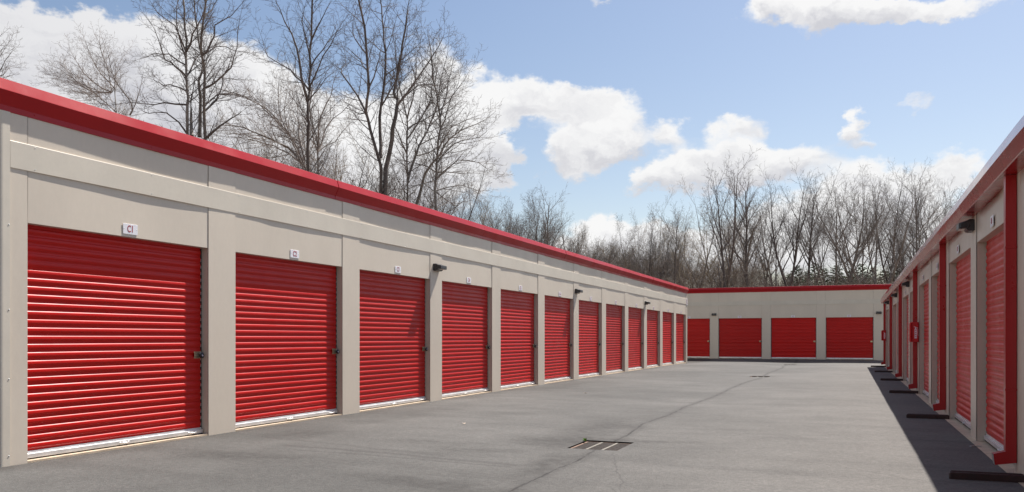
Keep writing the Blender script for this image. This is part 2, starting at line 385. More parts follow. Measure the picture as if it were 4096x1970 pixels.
# ------------------------------------------------------------------ ground
def gz(x, y):
    z = 0.0
    if y > 41: z = -.12 * min(1, (y - 41) / 11.3) ** 1.3
    if y > 52.3: z = -.12 * max(0, 1 - (y - 52.3) / 3.0) ** 2
    if y < 54: z -= .03 * math.exp(-((x + 3.03) / 1.6) ** 2)
    return z
def grid_mesh(xs, ys, fz):
    v = [(x, y, fz(x, y)) for y in ys for x in xs]; nx = len(xs)
    return v, [(j * nx + i, j * nx + i + 1, (j + 1) * nx + i + 1, (j + 1) * nx + i) for j in range(len(ys) - 1) for i in range(nx - 1)]
rnd = random.Random(5)
ys = [-14 + i * .11 for i in range(int(69.2 / .11) + 1)]
ys = [y for y in ys if y < 55.25] + [55.29]
DR = [(-3.03, 10.42, .66, .84), (-3.03, 30.9, .66, .84), (-3.10, 47.0, .66, .84)]   # drains: centre, size
xs0 = [-8.385, -8.33, -8.2, -7.6, -6.8, -6, -5.2, -4.6, -4.1, -3.7, -3.36, -3.03, -2.70, -2.3, -1.8, -1, 0, .8, 1.3, 1.48, 1.53]
v = []
for y in ys:
    for i, x in enumerate(xs0):
        z = gz(x, y)
        if i == 0 : x = x - .03 + .045 * n1(y * 1.7, 1) + .02 * n1(y * 9, 2) + .010 * rnd.uniform(-1, 1); 
        if i == len(xs0) - 1: x = x - .01 + .045 * n1(y * 1.3, 3) + .02 * n1(y * 8, 4) + .010 * rnd.uniform(-1, 1)
        v.append((x, y, z + .012))
nx = len(xs0)
fs = []
for j in range(len(ys) - 1):
    for i in range(nx - 1):
        cx = (xs0[i] + xs0[i + 1]) / 2; cy = (ys[j] + ys[j + 1]) / 2
        if any(abs(cx - d[0]) < .335 and abs(cy - d[1]) < d[3] / 2 + .02 for d in DR): continue
        fs.append((j * nx + i, j * nx + i + 1, (j + 1) * nx + i + 1, (j + 1) * nx + i))
m = MB(); m.add(v, fs)
# small downturned lips at both ragged edges
for i, sgn in ((0, -1), (nx - 1, 1)):
    vv = []; ff = []
    for j in range(len(ys)):
        p = v[j * nx + i]; vv += [p, (p[0] + sgn * .008, p[1], p[2] - .035)]
    for j in range(len(ys) - 1): ff.append((2 * j, 2 * j + 1, 2 * j + 3, 2 * j + 2))
    m.add(vv, ff)
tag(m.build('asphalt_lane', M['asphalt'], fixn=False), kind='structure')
# side yards beyond the far ends of the two rows
m = MB()
vv, ff = grid_mesh([-30 + i for i in range(22)] + [-8.42], [46.2 + i * .6 for i in range(16)], lambda x, y: gz(x, y) + .006); m.add(vv, ff)
vv, ff = grid_mesh([1.5 + i for i in range(20)], [44.0 + i * .6 for i in range(19)], lambda x, y: gz(x, y) + .006); m.add(vv, ff)
tag(m.build('asphalt_yard', M['asphalt'], fixn=False), kind='structure')
# land sheet: level around the site, rising into a wooded slope behind
def land(x, y):
    z = -.25
    t = max(0, min(1, (y - 74) / 62)); t = t * t * (3 - 2 * t)
    side = .30 + .70 / (1 + math.exp((x + 12) / 9))
    z += t * 11.5 * side
    t2 = max(0, min(1, (-x - 26) / 50)); z += t2 * t2 * 3 * max(0, min(1, y / 40))
    if t > 0: z += .5 * mnoise.noise(Vector((x * .05, y * .05, 0))) * t
    return z
ax = sorted(set([-1500, -900, -500, -300, -220] + [-170 + 6 * i for i in range(52)] + [180, 260, 500, 900, 1500]))
ay = sorted(set([-1500, -600, -200, -80] + [-40 + 6 * i for i in range(52)] + [300, 400, 700, 1200, 2500]))
vv, ff = grid_mesh(ax, ay, land)
tag(MB().add(vv, ff, 0, True).build('ground', M['floor'], fixn=False), kind='structure')

# ------------------------------------------------------------------ roller door (local frame: x along opening 0..DW, y outward = -y is out, z up)
PIT = .0929
def door_curtain(seed, z1=HDR + .05):
    prof = []          # (z, out)  out measured towards the lane
    z = .125; k = 0; dep = .0135
    while z < z1:
        e = .0012 * n1(k * .9, seed)
        prof += [(z, 0), (z + .021, 0.0005), (z + .0285, .003), (z + .0335, dep - .002 + e), (z + .0365, dep + e), (z + .056, dep + .0008 + e), (z + .0745, dep + e), (z + .0790, dep - .0012 + e), (z + .0830, dep - .005 + e), (z + .0895, .0015)]
        if k in (3, 9, 15, 21, 26): prof += [(z + .0905, -.0015)]
        z += PIT; k += 1
    cols = 25; x0, x1 = .036, DW - .036; v = []
    for i in range(cols):
        x = x0 + (x1 - x0) * i / (cols - 1)
        edge = min(1, min(x - x0, x1 - x) / .11)
        for (zz, oo) in prof:
            wv = .0012 * mnoise.noise(Vector((x * .7, zz * .5, seed * 5.0)))
            v.append((x, -(oo * (1.0 if 0 < edge else .8) + wv * edge), zz))
    n = len(prof)
    fs = [(i * n + j, i * n + j + 1, (i + 1) * n + j + 1, (i + 1) * n + j) for i in range(cols - 1) for j in range(n - 1)]
    return MB().add(v, fs, 0, True)
def door_rail():
    m = MB()
    m.extrude([(0.004, .128), (-.006, .128), (-.010, .104), (-.034, .100), (-.036, .097), (-.036, .052), (-.030, .048), (.004, .048)], .018, DW - .018, 'x')
    m.box(.018, DW - .018, -.024, .0, .030, .0475, 1)
    return m
def handle(xc):
    m = MB()
    for dx in (-.065, .065): m.dome((xc + dx, -.037, .075 + dx * .05), .013, (0, -1, 0), 0, .5)
    m.tube([(xc - .065, -.040, .074), (xc - .050, -.060, .073), (xc, -.066, .073), (xc + .050, -.060, .076), (xc + .065, -.040, .077)], .0075, 8)
    return m
def latch_mb():
    m = MB(); x1 = DW - .040; x0 = x1 - .135; zc = 1.155
    m.box(x0, x1, -.0255, -.0165, zc - .048, zc - .030, 0, .002); m.box(x0, x1, -.0255, -.0165, zc + .030, zc + .048, 0, .002)
    m.box(x0 + .006, x1 - .02, -.030, -.0168, zc - .030, zc + .030, 0, .003)
    m.extrude([(-.0305, zc + .004), (-.040, zc + .010), (-.040, zc + .022), (-.0305, zc + .028)], x0 + .01, x1 - .045, 'x')
    m.extrude([(-.0305, zc - .030), (-.036, zc - .027), (-.036, zc - .020), (-.0305, zc - .016)], x0 + .01, x1 - .03, 'x')
    m.box(x0 - .006, x1 - .03, -.046, -.0405, zc - .012, zc + .002, 0, .0015)
    m.box(x1 - .03, x1 + .018, -.037, -.0308, zc - .006, zc + .012, 0, .0015)
    for (a, b) in ((x0 + .014, .039), (x1 - .014, .039), (x0 + .014, -.039), (x1 - .014, -.039)): m.dome((a, -.0256, zc + b), .006, (0, -1, 0), 0)
    return m
def guide(side):
    m = MB(); x = 0.0 if side < 0 else DW
    a, b = (x + .001, x + .034) if side < 0 else (x - .034, x - .001)
    m.box(a, b, .004, .05, .0, HDR + .04, 0)
    n = int(2.5 / PIT)
    for k in range(n): m.box(a + .008, b - .008, -.002, .0035, .15 + k * PIT, .15 + k * PIT + .040, 1, .002)
    return m
DOOR_MESH = {}
def door_parts(seed):
    if seed not in DOOR_MESH:
        DOOR_MESH[seed] = door_curtain(seed).mesh('roller_door', M['red'])
    if 'rail' not in DOOR_MESH:
        import bmesh
        for nm, mb, mt in (('rail', door_rail(), [M['alu'], M['black']]), ('h1', handle(DW * .5), M['alu']), ('h2', handle(DW - .22), M['alu']),
                           ('latch', latch_mb(), M['brass']), ('g0', guide(-1), [M['black'], M['galv']]), ('g1', guide(1), [M['black'], M['galv']])):
            me = mb.mesh({'rail': 'bottom_rail', 'h1': 'pull_handle', 'h2': 'pull_handle', 'latch': 'latch', 'g0': 'guide_rail', 'g1': 'guide_rail'}[nm], mt)
            b = bmesh.new(); b.from_mesh(me); bmesh.ops.recalc_face_normals(b, faces=b.faces); b.to_mesh(me); b.free(); DOOR_MESH[nm] = me
    return DOOR_MESH
def make_door(parent, u0, seed):
    """parent's frame: x along the front, -y towards the lane; front plane y = 0"""
    D = door_parts(seed)
    d = link('roller_door', D[seed], parent); d.location = (u0, REC, 0)
    for k, nm in (('rail', 'bottom_rail'), ('h1', 'pull_handle'), ('h2', 'pull_handle'), ('latch', 'latch'), ('g0', 'guide_rail'), ('g1', 'guide_rail')): link(nm, D[k], d)
    return d

# ------------------------------------------------------------------ a row of storage units
# front frame: u along the row, front plane v=0, lane at v<0
def fascia_profile(top, kind):
    if kind == 'high':   # flange, down-facing face, ridge, slanted top face, roof lip
        return [(-.006, top - .335), (-.010, top - .333), (-.010, top - .272), (-.088, top - .128), (-.086, top - .120), (-.052, top - .004), (-.044, top), (.30, top - .02), (.30, top - .05), (.02, top - .05), (.02, top - .335)]
    return [(.02, 3.045), (-.150, 3.045), (-.158, 3.052), (-.205, 3.180), (-.203, 3.190), (-.178, 3.312), (-.170, 3.318), (.30, 3.345), (.30, 3.29), (.02, 3.26)]
def build_row(name, u_start, u_end, openings, top, band, depth, kind, rowseed, piershade='wall', near_corner=True):
    root = empty(name)
    wt = top - .325 if kind == 'high' else 3.052
    # front piers
    edges = [u_start] + [e for o in openings for e in (o, o + DW)] + [u_end]
    for i in range(0, len(edges), 2):
        a, b = edges[i], edges[i + 1]
        m = MB(); n = 10; x_out = -.004
        zs = [0.0, .4, .9, 1.4, 1.9, 2.3, 2.67, 2.9, 3.2] + ([3.5] if wt > 3.6 else []) + [wt]
        vv = []; us = [a + .003 + (b - a - .006) * k / 4 for k in range(5)]
        for z in zs:
            for k, u in enumerate(us):
                wv = .0035 * mnoise.noise(Vector((u * .8, z * .9, rowseed))) * (0 if k in (0, 4) else 1)
                vv.append((u, x_out + wv, z))
        m.add(vv, [(j * 5 + k, j * 5 + k + 1, (j + 1) * 5 + k + 1, (j + 1) * 5 + k) for j in range(len(zs) - 1) for k in range(4)], 0, True)
        m.box(a + .001, b - .001, .006, .16, .001, wt, 1)
        for u_ in ((b - .03,) if i == 0 else (a + .002,)):
            pass
        m.build('pier', [M['wall'], M['jamb']], root)
    # header panels over the openings, slightly oil-canned
    for k, o in enumerate(openings):
        m = MB(); zs = [HDR, HDR + .06, HDR + .25, HDR + .45] + ([3.3, 3.6] if wt > 3.6 else []) + [wt]; vv = []; nu = 15
        for z in zs:
            for i in range(nu):
                u = o + .004 + (DW - .008) * i / (nu - 1)
                s = (i / (nu - 1))
                hz = min(1, (z - HDR) / .4)
                bow = (.003 * math.sin(math.pi * s) + .008 * mnoise.noise(Vector((u * .55, 3.3, rowseed + 9)))) * hz * (1 if kind == 'high' else .4)
                vv.append((u, -.000 + .003 + bow * .9, z))
        m.add(vv, [(j * nu + i, j * nu + i + 1, (j + 1) * nu + i + 1, (j + 1) * nu + i) for j in range(len(zs) - 1) for i in range(nu - 1)], 0, True)
        m.box(o + .002, o + DW - .002, .004, .16, HDR - .002, HDR + .008, 1)
        m.box(o + .002, o + DW - .002, .03, .16, HDR + .01, wt, 1)
        m.build('header_panel', [M['wall'], M['jamb']], root)
    # trim band
    if band:
        z0, z1 = band; m = MB(); nu = int((u_end - u_start) / .17); rr = random.Random(rowseed)
        def bo(u, t): return -.0125 - .0035 * n1(u * .75, rowseed) * (1.25 - .5 * t) - .0025 * n1(u * 2.1, rowseed + 4) - (.001 * (1 - t))
        us = [u_start + .13 + (u_end - u_start - .14) * i / nu for i in range(nu + 1)]
        rows = [(z0, 1, 0), (z0 + .07, 1, .25), (z0 + .14, 1, .5), (z0 + .22, 1, .8), (z1, 1, 1)]
        vv = []; n = nu + 1
        for (z, a, t) in rows:
            for u in us: vv.append((u, bo(u, t), z))
        m.add(vv, [(j * n + i, j * n + i + 1, (j + 1) * n + i + 1, (j + 1) * n + i) for j in range(len(rows) - 1) for i in range(nu)], 0, True)
        m.add([(u, bo(u, 1), z1) for u in us] + [(u, bo(u, 1) + .0022, z1 + .0042) for u in us], [(i, i + 1, n + i + 1, n + i) for i in range(nu)])
        m.add([(u, bo(u, 1) + .0022, z1 + .0042) for u in us] + [(u, .012, z1 + .005) for u in us], [(i, i + 1, n + i + 1, n + i) for i in range(nu)])
        m.add([(u, bo(u, 0), z0) for u in us] + [(u, .012, z0 - .001) for u in us], [(i, i + 1, n + i + 1, n + i) for i in range(nu)])
        u = u_start + .42
        while u < u_end:
            for (z, t) in ((z0 + .028, .1), (z1 - .022, .9)): m.dome((u, bo(u, t) - .001, z), .006, (0, -1, 0), 1)
            u += 1.65
        m.build('trim_band', [M['band'], M['galv']], root)
    # fascia with lapped sections
    m = MB(); L = 6.25; u = u_start - .06; k = 0
    while u < u_end + .05:
        ue = min(u + L, u_end + .06); g = .0028 * (k % 2)
        pr = [(p - g, q + g * .5) for p, q in fascia_profile(top, kind)]
        nseg = max(2, int((ue - u) / .35)); vv = []; kk = len(pr)
        for i in range(nseg + 1):
            a = u + (ue - u) * i / nseg
            wv = .0055 * n1(a * .8, rowseed + 2) + .004 * math.exp(-((ue - a) / .25) ** 2); wz = .005 * n1(a * .5, rowseed + 3)
            for j, (p, q) in enumerate(pr): vv.append((a, p + (wv if 2 <= j <= 6 else 0), q + (wz if 2 < j < 8 else 0)))
        m.add(vv, [(i * kk + j, i * kk + (j + 1) % kk, (i + 1) * kk + (j + 1) % kk, (i + 1) * kk + j) for i in range(nseg) for j in range(kk)])
        m.add(vv[:kk], [tuple(range(kk))]); m.add(vv[-kk:], [tuple(range(kk))[::-1]])
        u = ue; k += 1
    if kind == 'high':
        u = u_start + .42
        while u < u_end: m.dome((u, -.0125, top - .295), .008, (0, -1, 0), 0); u += 1.65
    m.build('roof_fascia', M['trim'] if kind == 'high' else M['trim_gloss'], root)
    # roof, back and end walls, floor slab
    slope = -.045 if kind == 'high' else .045
    zb = (top - .03) + slope * depth if kind == 'high' else 3.30 + slope * depth
    zf = top - .03 if kind == 'high' else 3.30
    m = MB()
    m.add([(u_start - .05, .10, zf + .02), (u_end + .05, .10, zf + .02), (u_end + .05, depth + .1, zb + .02), (u_start - .05, depth + .1, zb + .02),
           (u_start - .05, .10, zf - .02), (u_end + .05, .10, zf - .02), (u_end + .05, depth + .1, zb - .02), (u_start - .05, depth + .1, zb - .02)],
          [(0, 1, 2, 3), (7, 6, 5, 4), (0, 4, 5, 1), (1, 5, 6, 2), (2, 6, 7, 3), (3, 7, 4, 0)])
    uu = u_start + .3
    while uu < u_end:
        m.add([(uu - .02, .12, zf + .021), (uu + .02, .12, zf + .021), (uu + .02, depth, zb + .023), (uu - .02, depth, zb + .023),
               (uu - .012, .12, zf + .06), (uu + .012, .12, zf + .06), (uu + .012, depth, zb + .062), (uu - .012, depth, zb + .062)],
              [(4, 5, 6, 7), (0, 4, 7, 3), (1, 2, 6, 5), (0, 1, 5, 4)]); uu += .61
    m.build('roof', M['roof'], root)
    for (a, b) in ((u_start + .002, u_start + .05), (u_end - .05, u_end - .002)):
        m = MB(); vv = [(x, y, z) for x in (a, b) for (y, z) in ((.162, -.2), (depth, -.2), (depth, zb - .03), (.162, zf - .03))]
        m.add(vv, [(0, 1, 2, 3), (7, 6, 5, 4), (0, 4, 5, 1), (1, 5, 6, 2), (2, 6, 7, 3), (3, 7, 4, 0)])
        m.build('end_wall', M['wall'], root)
    MB().box(u_start + .052, u_end - .052, depth - .05, depth - .002, -.2, zb - .03).build('back_wall', M['wall'], root)
    m = MB()
    us = [u_start - .02 + (u_end - u_start + .04) * i / 120 for i in range(121)]
    m.box(u_start - .002, u_end + .002, .001 if kind == 'high' else -.075, depth, -.22, .034 if kind == 'high' else .0155)
    m.build('floor_slab', M['slab'], root)
    # corner trims
    for (uc, sg) in ((u_start, 1), (u_end, -1)):
        m = MB(); pr = []
        for k in range(7):
            a = math.pi / 2 * k / 6; pr.append((uc + sg * (.045 - .065 * math.cos(a) + 0), .040 - .058 * math.sin(a)))
        pr = [(uc - sg * .020, .20)] + pr + [(uc + sg * .125, -.018), (uc + sg * .127, -.010), (uc + sg * .127, .0), (uc + sg * .125, .002)]
        v = []; n = len(pr)
        for z in (.0, .8, 1.6, 2.4, 3.0, wt - .01):
            for (p, q) in pr: v.append((p, q + .002 * n1(z * 1.3, rowseed), z))
        m.add(v, [(j * n + i, j * n + i + 1, (j + 1) * n + i + 1, (j + 1) * n + i) for j in range(5) for i in range(n - 1)], 0, False)
        for z in (.12, .95, 1.7, 2.62): m.dome((uc + sg * .11, -.019, z), .008, (0, -1, 0), 1)
        m.build('corner_trim', [M['band'], M['galv']], root)
    for k, o in enumerate(openings): make_door(root, o, k % 3 + 1)
    return root

C_open = [CY0 + k * PITCH for k in range(12)]
# left row: u runs from the far end towards the camera's side along -Y, seen from the lane (+X)
# its frame: local x -> world +Y, local -y (lane side) -> world +X
rowC = build_row('storage_building', CY0 - .34, C_END, C_open, 4.172, (3.243, 3.531), 9.0, 'high', 1)
rowC.rotation_euler = (0, 0, R(90)); rowC.location = (CX, 0, 0)
tag(rowC, 'long beige storage building with twelve red roller doors in full sun, left of the lane', 'storage building', 'rows of storage units')
D_open = [DX0 + k * PITCH for k in range(-3, 5)]
rowD = build_row('storage_building', D_open[0] - .34, D_open[-1] + DW + .5, D_open, 4.685, (3.50, 3.76), 9.0, 'high', 4)
rowD.location = (0, DYF, 0)
tag(rowD, 'shaded beige storage building with wide red doors closing the far end of the lane', 'storage building', 'rows of storage units')
# right row: frame local x -> world -Y, lane side -> world -X
B_open_world = [B_OPEN0 + k * PITCH for k in range(12)]      # starts of openings along +Y
rowB = build_row('storage_building', -B_END, -(B_OPEN0 - .5), [-(o + DW) for o in B_open_world][::-1], 3.33, None, 9.0, 'low', 7)
rowB.rotation_euler = (0, 0, R(-90)); rowB.location = (BX, 0, 0)
tag(rowB, 'shaded storage building with red downspouts and low eave, right of the lane', 'storage building', 'rows of storage units')

# downspouts are parts of the right row
def downspout(yc):
    m = MB(); w_ = .10; t = .055
    m.box(-w_ - .006, -.006, -t, t, .215, 3.043, 0, .004) if False else None
    # u along row, v towards lane negative
    m.box(-t, t, -w_ - .008, -.010, .2455, 3.043)
    m.extrude([(-.010, .3015), (-w_ - .008, .245), (-w_ - .115, .216), (-w_ - .100, .105), (-.010, .135)], -t + .001, t - .001, 'x', 0)
    # strap
    m.box(-t - .004, t + .004, -w_ - .012, -.006, .86, .885, 0, .003); m.box(-t - .004, t + .004, -w_ - .012, -.006, 2.30, 2.325, 0, .003)
    o = m.build('downspout', M['spout'], rowB); o.location = (-yc, 0, 0)
    mm = MB(); z0, z1 = .118, .233
    a = -w_ - .2002
    for (p, q) in (((-t + .004, -t + .009), 0), ((t - .009, t - .004), 0)): pass
    mm.add([(-t + .003, -w_ - .1165, .213), (t - .003, -w_ - .1165, .213), (t - .003, -w_ - .1025, .108), (-t + .003, -w_ - .1025, .108)], [(0, 1, 2, 3)])
    r = mm.build('outlet', M['galv'], o)
    return o
SP_Y = [9.63 + k * 2 * PITCH for k in range(6)]
for y in SP_Y: downspout(y)
downspout(9.63 - 2 * PITCH)

# ------------------------------------------------------------------ number signs (separate things screwed on over the doors)
def sign(txt, loc, rz, label, group, w_=.228, h_=.130, ts=.105, sx=.70):
    r = empty('number_sign' if w_ < .3 else 'letter_sign', loc, rz)
    m = MB(); m.box(-w_ / 2, w_ / 2, -.005, -.001, -h_ / 2, h_ / 2, 0, .0015); m.build('plate', M['sign'], r)
    me = text_mesh(txt, ts, sx); o = link('lettering', me, r); o.rotation_euler = (R(90), 0, 0); o.location = (0, -.0065, 0)
    for s_ in (-1, 1): MB().dome((s_ * (w_ / 2 - .016), -.005, 0), .0055, (0, -1, 0)).build('screw', M['galv'], r)
    return tag(r, label, 'sign', group)
ordn = ['first', 'second', 'third', 'fourth', 'fifth', 'sixth', 'seventh', 'eighth', 'ninth', 'tenth', 'eleventh', 'twelfth']
for k in range(12):
    sign('C%d' % (k + 1), (CX - .001, C_open[k] + DW / 2 + .02, 2.768), R(90), 'white sign reading C%d over the %s red door of the sunlit left row' % (k + 1, ordn[k]), 'door number signs', ts=.120 if k < 9 else .108)
for k, o in enumerate(D_open):
    if k < 2 or k > 5: continue
    n = 19 + k
    sign('D%d' % n, (o + DW / 2 - .02, DYF - .012, 2.752), 0, 'white sign reading D%d above a red door of the far end building' % n, 'door number signs', ts=.10)
for k, y in enumerate(B_open_world):
    n = 12 - k + 1 if False else k + 1
    if k < 2: continue
    sign('B%d' % (k - 1), (BX - .012, y + DW / 2, 2.775), R(-90), 'white number sign over roller door %s from the near end of the shaded right row' % ordn[k - 2], 'door number signs', ts=.10)
sign('C', (CX + .022, C_END - .175, 3.385), R(90), 'large white sign with red letter C at the far corner of the sunlit left row', None, .31, .36, .34, .80)

# ------------------------------------------------------------------ wall lamps
def wall_lamp(loc, rz, label):
    r = empty('wall_lamp', loc, rz); w_ = .150
    m = MB()
    pr = [(0, -.075), (0, .070), (-.012, .078), (-.060, .076), (-.110, .054), (-.180, .034), (-.190, .024), (-.192, -.038), (-.182, -.046), (-.100, -.040), (-.085, -.070), (-.055, -.080), (-.010, -.082)]
    n = len(pr); vv = []
    for s_, sc in ((-1, .86), (-.9, 1), (.9, 1), (1, .86)):
        for (p, q) in pr: vv.append((s_ * w_, p * sc, q * (.9 if sc < 1 else 1)))
    m.add(vv, [(i * n + j, i * n + (j + 1) % n, (i + 1) * n + (j + 1) % n, (i + 1) * n + j) for i in range(3) for j in range(n)] + [tuple(range(n)), tuple(3 * n + j for j in range(n))[::-1]])
    m.build('housing', M['lamp'], r)
    m = MB(); m.box(-w_ * .8, w_ * .8, -.176, -.108, -.052, -.0465, 0, .002); m.build('lens', M['lens'], r)
    return tag(r, label, 'wall lamp', 'wall lamps on the storage buildings')
for j, k in enumerate((3, 6, 9)):
    wall_lamp((CX + .005, CY0 + k * PITCH - .278, 2.94), R(90), 'dark wall lamp on the sunlit left row between doors C%d and C%d' % (k, k + 1))
wall_lamp((-8.345, DYF - .005, 2.93), 0, 'dark wall lamp on the far end building between doors D21 and D22')
wall_lamp((1.62, DYF - .005, 2.93), 0, 'dark wall lamp on the far end building right of door D24')
for j, k in enumerate((0, 4, 6, 8)):
    wall_lamp((BX - .005, 12.49 + .29 + k * PITCH, 2.93), R(-90), ['nearest dark wall lamp under the eave of the shaded right row', 'second nearest dark wall lamp under the eave of the right row', 'third nearest dark wall lamp under the eave of the right row', 'farthest dark wall lamp under the eave of the right row'][j])

# ------------------------------------------------------------------ padlocks (round black discs hanging in the latches)
def disc_lock():
    r = empty('padlock'); m = MB()
    m.tube([(0, 0, 0), (0, -.004, 0), (0, -.026, 0), (0, -.031, 0)], [.034, .038, .038, .033], 20, cap=True)
    m.build('lock_body', M['lock'], r)
    MB().tube([(-.028, -.012, .018), (-.032, -.013, .034), (-.006, -.013, .044), (.020, -.013, .036), (.024, -.012, .022)], .0045, 6).build('shackle', M['galv'], r)
    m = MB()
    for i in range(4): m.box(-.012 + i * .0075, -.0075 + i * .0075, -.0325, -.0312, -.010, .010)
    o = m.build('dial_marks', M['white'], r); o.rotation_euler = (0, R(40), 0)
    return r
proto = disc_lock()
for k in range(12):
    o = proto if k == 0 else copy_tree(proto)
    o.location = (CX - REC + .050, C_open[k] + DW - .072, 1.148); o.rotation_euler = (0, 0, R(90))
    tag(o, 'black disc padlock on the latch of the %s red door, numbered C%d' % (ordn[k], k + 1), 'padlock', 'padlocks on the door latches')
for k in (2, 3):
    o = copy_tree(proto); o.location = (D_open[k] + DW - .065, DYF + REC - .050, 1.148); o.rotation_euler = (0, 0, 0)
    tag(o, 'black padlock on the latch of far door D%d' % (19 + k), 'padlock', 'padlocks on the door latches')

# ------------------------------------------------------------------ fire extinguisher cabinets on the right row
def cabinet(loc, label):
    r = empty('extinguisher_cabinet', loc, R(-90))
    # local x -> world -Y (towards camera is +x), -y -> lane
    m = MB(); m.box(-.16, .16, -.150, -.001, -.245, .245, 0, .008); m.box(-.17, .17, -.158, -.151, -.25, .26, 0, .003); m.build('case', M['cab'], r)
    m = MB(); m.box(-.165, .165, -.195, -.159, -.243, .235, 0, .012); m.build('door', M['cab'], r)
    # extinguisher pictogram on the camera-facing side
    m = MB(); X = .1612
    def q(a, b, c, d, mi=0, e=.0): m.add([(X + e, a, c), (X + e, b, c), (X + e, b, d), (X + e, a, d)], [(0, 1, 2, 3)], mi)
    q(-.095, -.040, -.155, .07); q(-.085, -.052, .07, .095); q(-.078, -.060, .095, .115)
    m.add([(X, -.110, .125), (X, -.050, .110), (X, -.048, .120), (X, -.105, .140)], [(0, 1, 2, 3)])
    m.tube([(X, -.06, .10), (X, -.025, .11), (X, -.014, .05), (X, -.022, -.04), (X, -.012, -.09)], .004, 4)
    for i in range(4): q(-.084, -.053, .035 - i * .05, .05 - i * .05, 1, .001)
    o = m.build('pictogram', [M['white'], M['cab']], r)
    m = MB(); m.tube([(.06, -.10, -.25), (.06, -.10, -.30), (.06, -.12, -.312)], .006, 6); m.build('pull_pin', M['cab'], r)
    return tag(r, label, 'fire extinguisher cabinet', 'red fire extinguisher cabinets')
cabinet((BX - .008, 22.56, 1.535), 'red fire extinguisher cabinet beside the third downspout of the right row')
cabinet((BX - .008, 42.47, 1.50), 'small far red fire extinguisher cabinet beside the last downspout, by the far end building')

# ------------------------------------------------------------------ splash channels below the downspouts
def channel():
    m = MB()
    pr = [(-.085, .0), (-.085, .060), (-.080, .068), (-.066, .068), (-.060, .060), (-.050, .018), (.035, .016), (.048, .058), (.054, .066), (.074, .066), (.080, .058), (.080, .0)]
    n = len(pr); vv = []
    for x, sc, zz in ((-.34, .9, .75), (-.325, 1, 1), (.30, 1, 1), (.32, .96, .92)):
        for (p, q) in pr: vv.append((x + (.02 if p > 0 and x < -.3 else 0), p * sc, q * zz))
    m.add(vv, [(i * n + j, i * n + (j + 1) % n, (i + 1) * n + (j + 1) % n, (i + 1) * n + j) for i in range(3) for j in range(n)] + [tuple(range(n)), tuple(3 * n + j for j in range(n))])
    return m.build('splash_channel', M['stop'])
ch0 = channel()
for k in range(6):
    o = ch0 if k == 0 else copy_tree(ch0)
    y = [9.17, 15.76, 22.62, 29.1, 35.95, 42.6][k]
    o.location = (1.235, y, gz(1.2, y) + .0125); o.rotation_euler = (0, 0, R([2.0, -1.0, .5, 1.2, 0, .5][k]))
    tag(o, ['nearest', 'second nearest', 'third nearest', 'fourth nearest', 'fifth nearest', 'farthest'][k] + ' dark brown splash channel on the shaded asphalt below a red downspout', 'splash channel', 'splash channels under the downspouts')

# ------------------------------------------------------------------ drain grates
def drain(cx, cy, wx, wy, label):
    z = gz(cx, cy) - .012
    r = empty('drain_grate', (cx, cy, z)); m = MB()
    hx, hy = .335, wy / 2 + .03
    for (a, b, c, d) in ((-hx, hx, -hy, -hy + .03), (-hx, hx, hy - .03, hy), (-hx, -hx + .03, -hy + .03, hy - .03), (hx - .03, hx, -hy + .03, hy - .03)): m.box(a, b, c, d, -.05, .006)
    m.build('frame', M['rust'], r)
    m = MB(); nb = 19; y0, y1 = -hy + .04, hy - .04
    for i in range(nb):
        y = y0 + (y1 - y0) * i / (nb - 1); m.box(-hx + .031, hx - .031, y - .009, y + .009, -.03, .004)
    m.build('grate_bars', M['iron'], r)
    m = MB()
    for x in (-.105, .105): m.box(x - .016, x + .016, -hy + .031, hy - .031, -.02, .009)
    m.build('crossbar', M['ironlite'], r)
    m = MB(); m.box(-hx, hx, -hy, hy, -.6, -.35)
    for (a, b, c, d) in ((-hx - .02, -hx, -hy, hy), (hx, hx + .02, -hy, hy), (-hx, hx, -hy - .02, -hy), (-hx, hx, hy, hy + .02)): m.box(a, b, c, d, -.6, .012)
    m.build('pit', M['pit'], r)
    return tag(r, label, 'drain grate', 'drain grates down the lane')
drain(*DR[0], 'rusty iron drain grate nearest the camera, sunk in the sunlit asphalt')
drain(*DR[1], 'middle drain grate in the sunlit asphalt, half way down the lane')
drain(*DR[2], 'farthest drain grate in the asphalt, just in front of the far building shadow')
# bent wire pin lying on the slab of the right row, as in the doorway
w1 = MB().tube([(0, 0, 0), (.05, -.015, .0), (.12, -.01, .002), (.16, .02, .0), (.14, .045, 0), (.10, .035, 0)], .005, 6)
o = w1.build('bent_hook', M['galv']); o.location = (BX - .02, 10.35 + 1.55, .02); o.rotation_euler = (0, 0, R(200)); tag(o, 'bent steel hook lying at the foot of a door on the right row', 'hook')

# small litter: two leaves on the asphalt and a sprig of green at the drain corner
def leaf(x, y, rz, lab):
    m = MB(); v = [(0, -.05, .004), (.022, -.02, .012), (.03, .012, .018), (.012, .05, .008), (0, .072, .003), (-.012, .05, .010), (-.03, .012, .020), (-.022, -.02, .010), (0, 0, .004)]
    m.add(v, [(i, (i + 1) % 8, 8) for i in range(8)]); o = m.build('dry_leaf', M['deadleaf'], fixn=False); o.location = (x, y, gz(x, y) + .0135); o.rotation_euler = (0, 0, rz)
    tag(o, lab, 'leaf', 'dry leaves on the asphalt')
M['deadleaf'] = mat('pale_dry_leaf', (.48, .40, .32), .7, var=.2, vscale=20); M['sprig'] = mat('fresh_green_leaf', (.14, .30, .03), .6, var=.2, vscale=20)
leaf(-5.75, 11.9, .6, 'small pale dry leaf lying on the asphalt in front of door C3'); leaf(-6.1, 19.6, 2.1, 'small pale dry leaf lying on the asphalt in front of door C5')
m = MB(); rgw = random.Random(3)
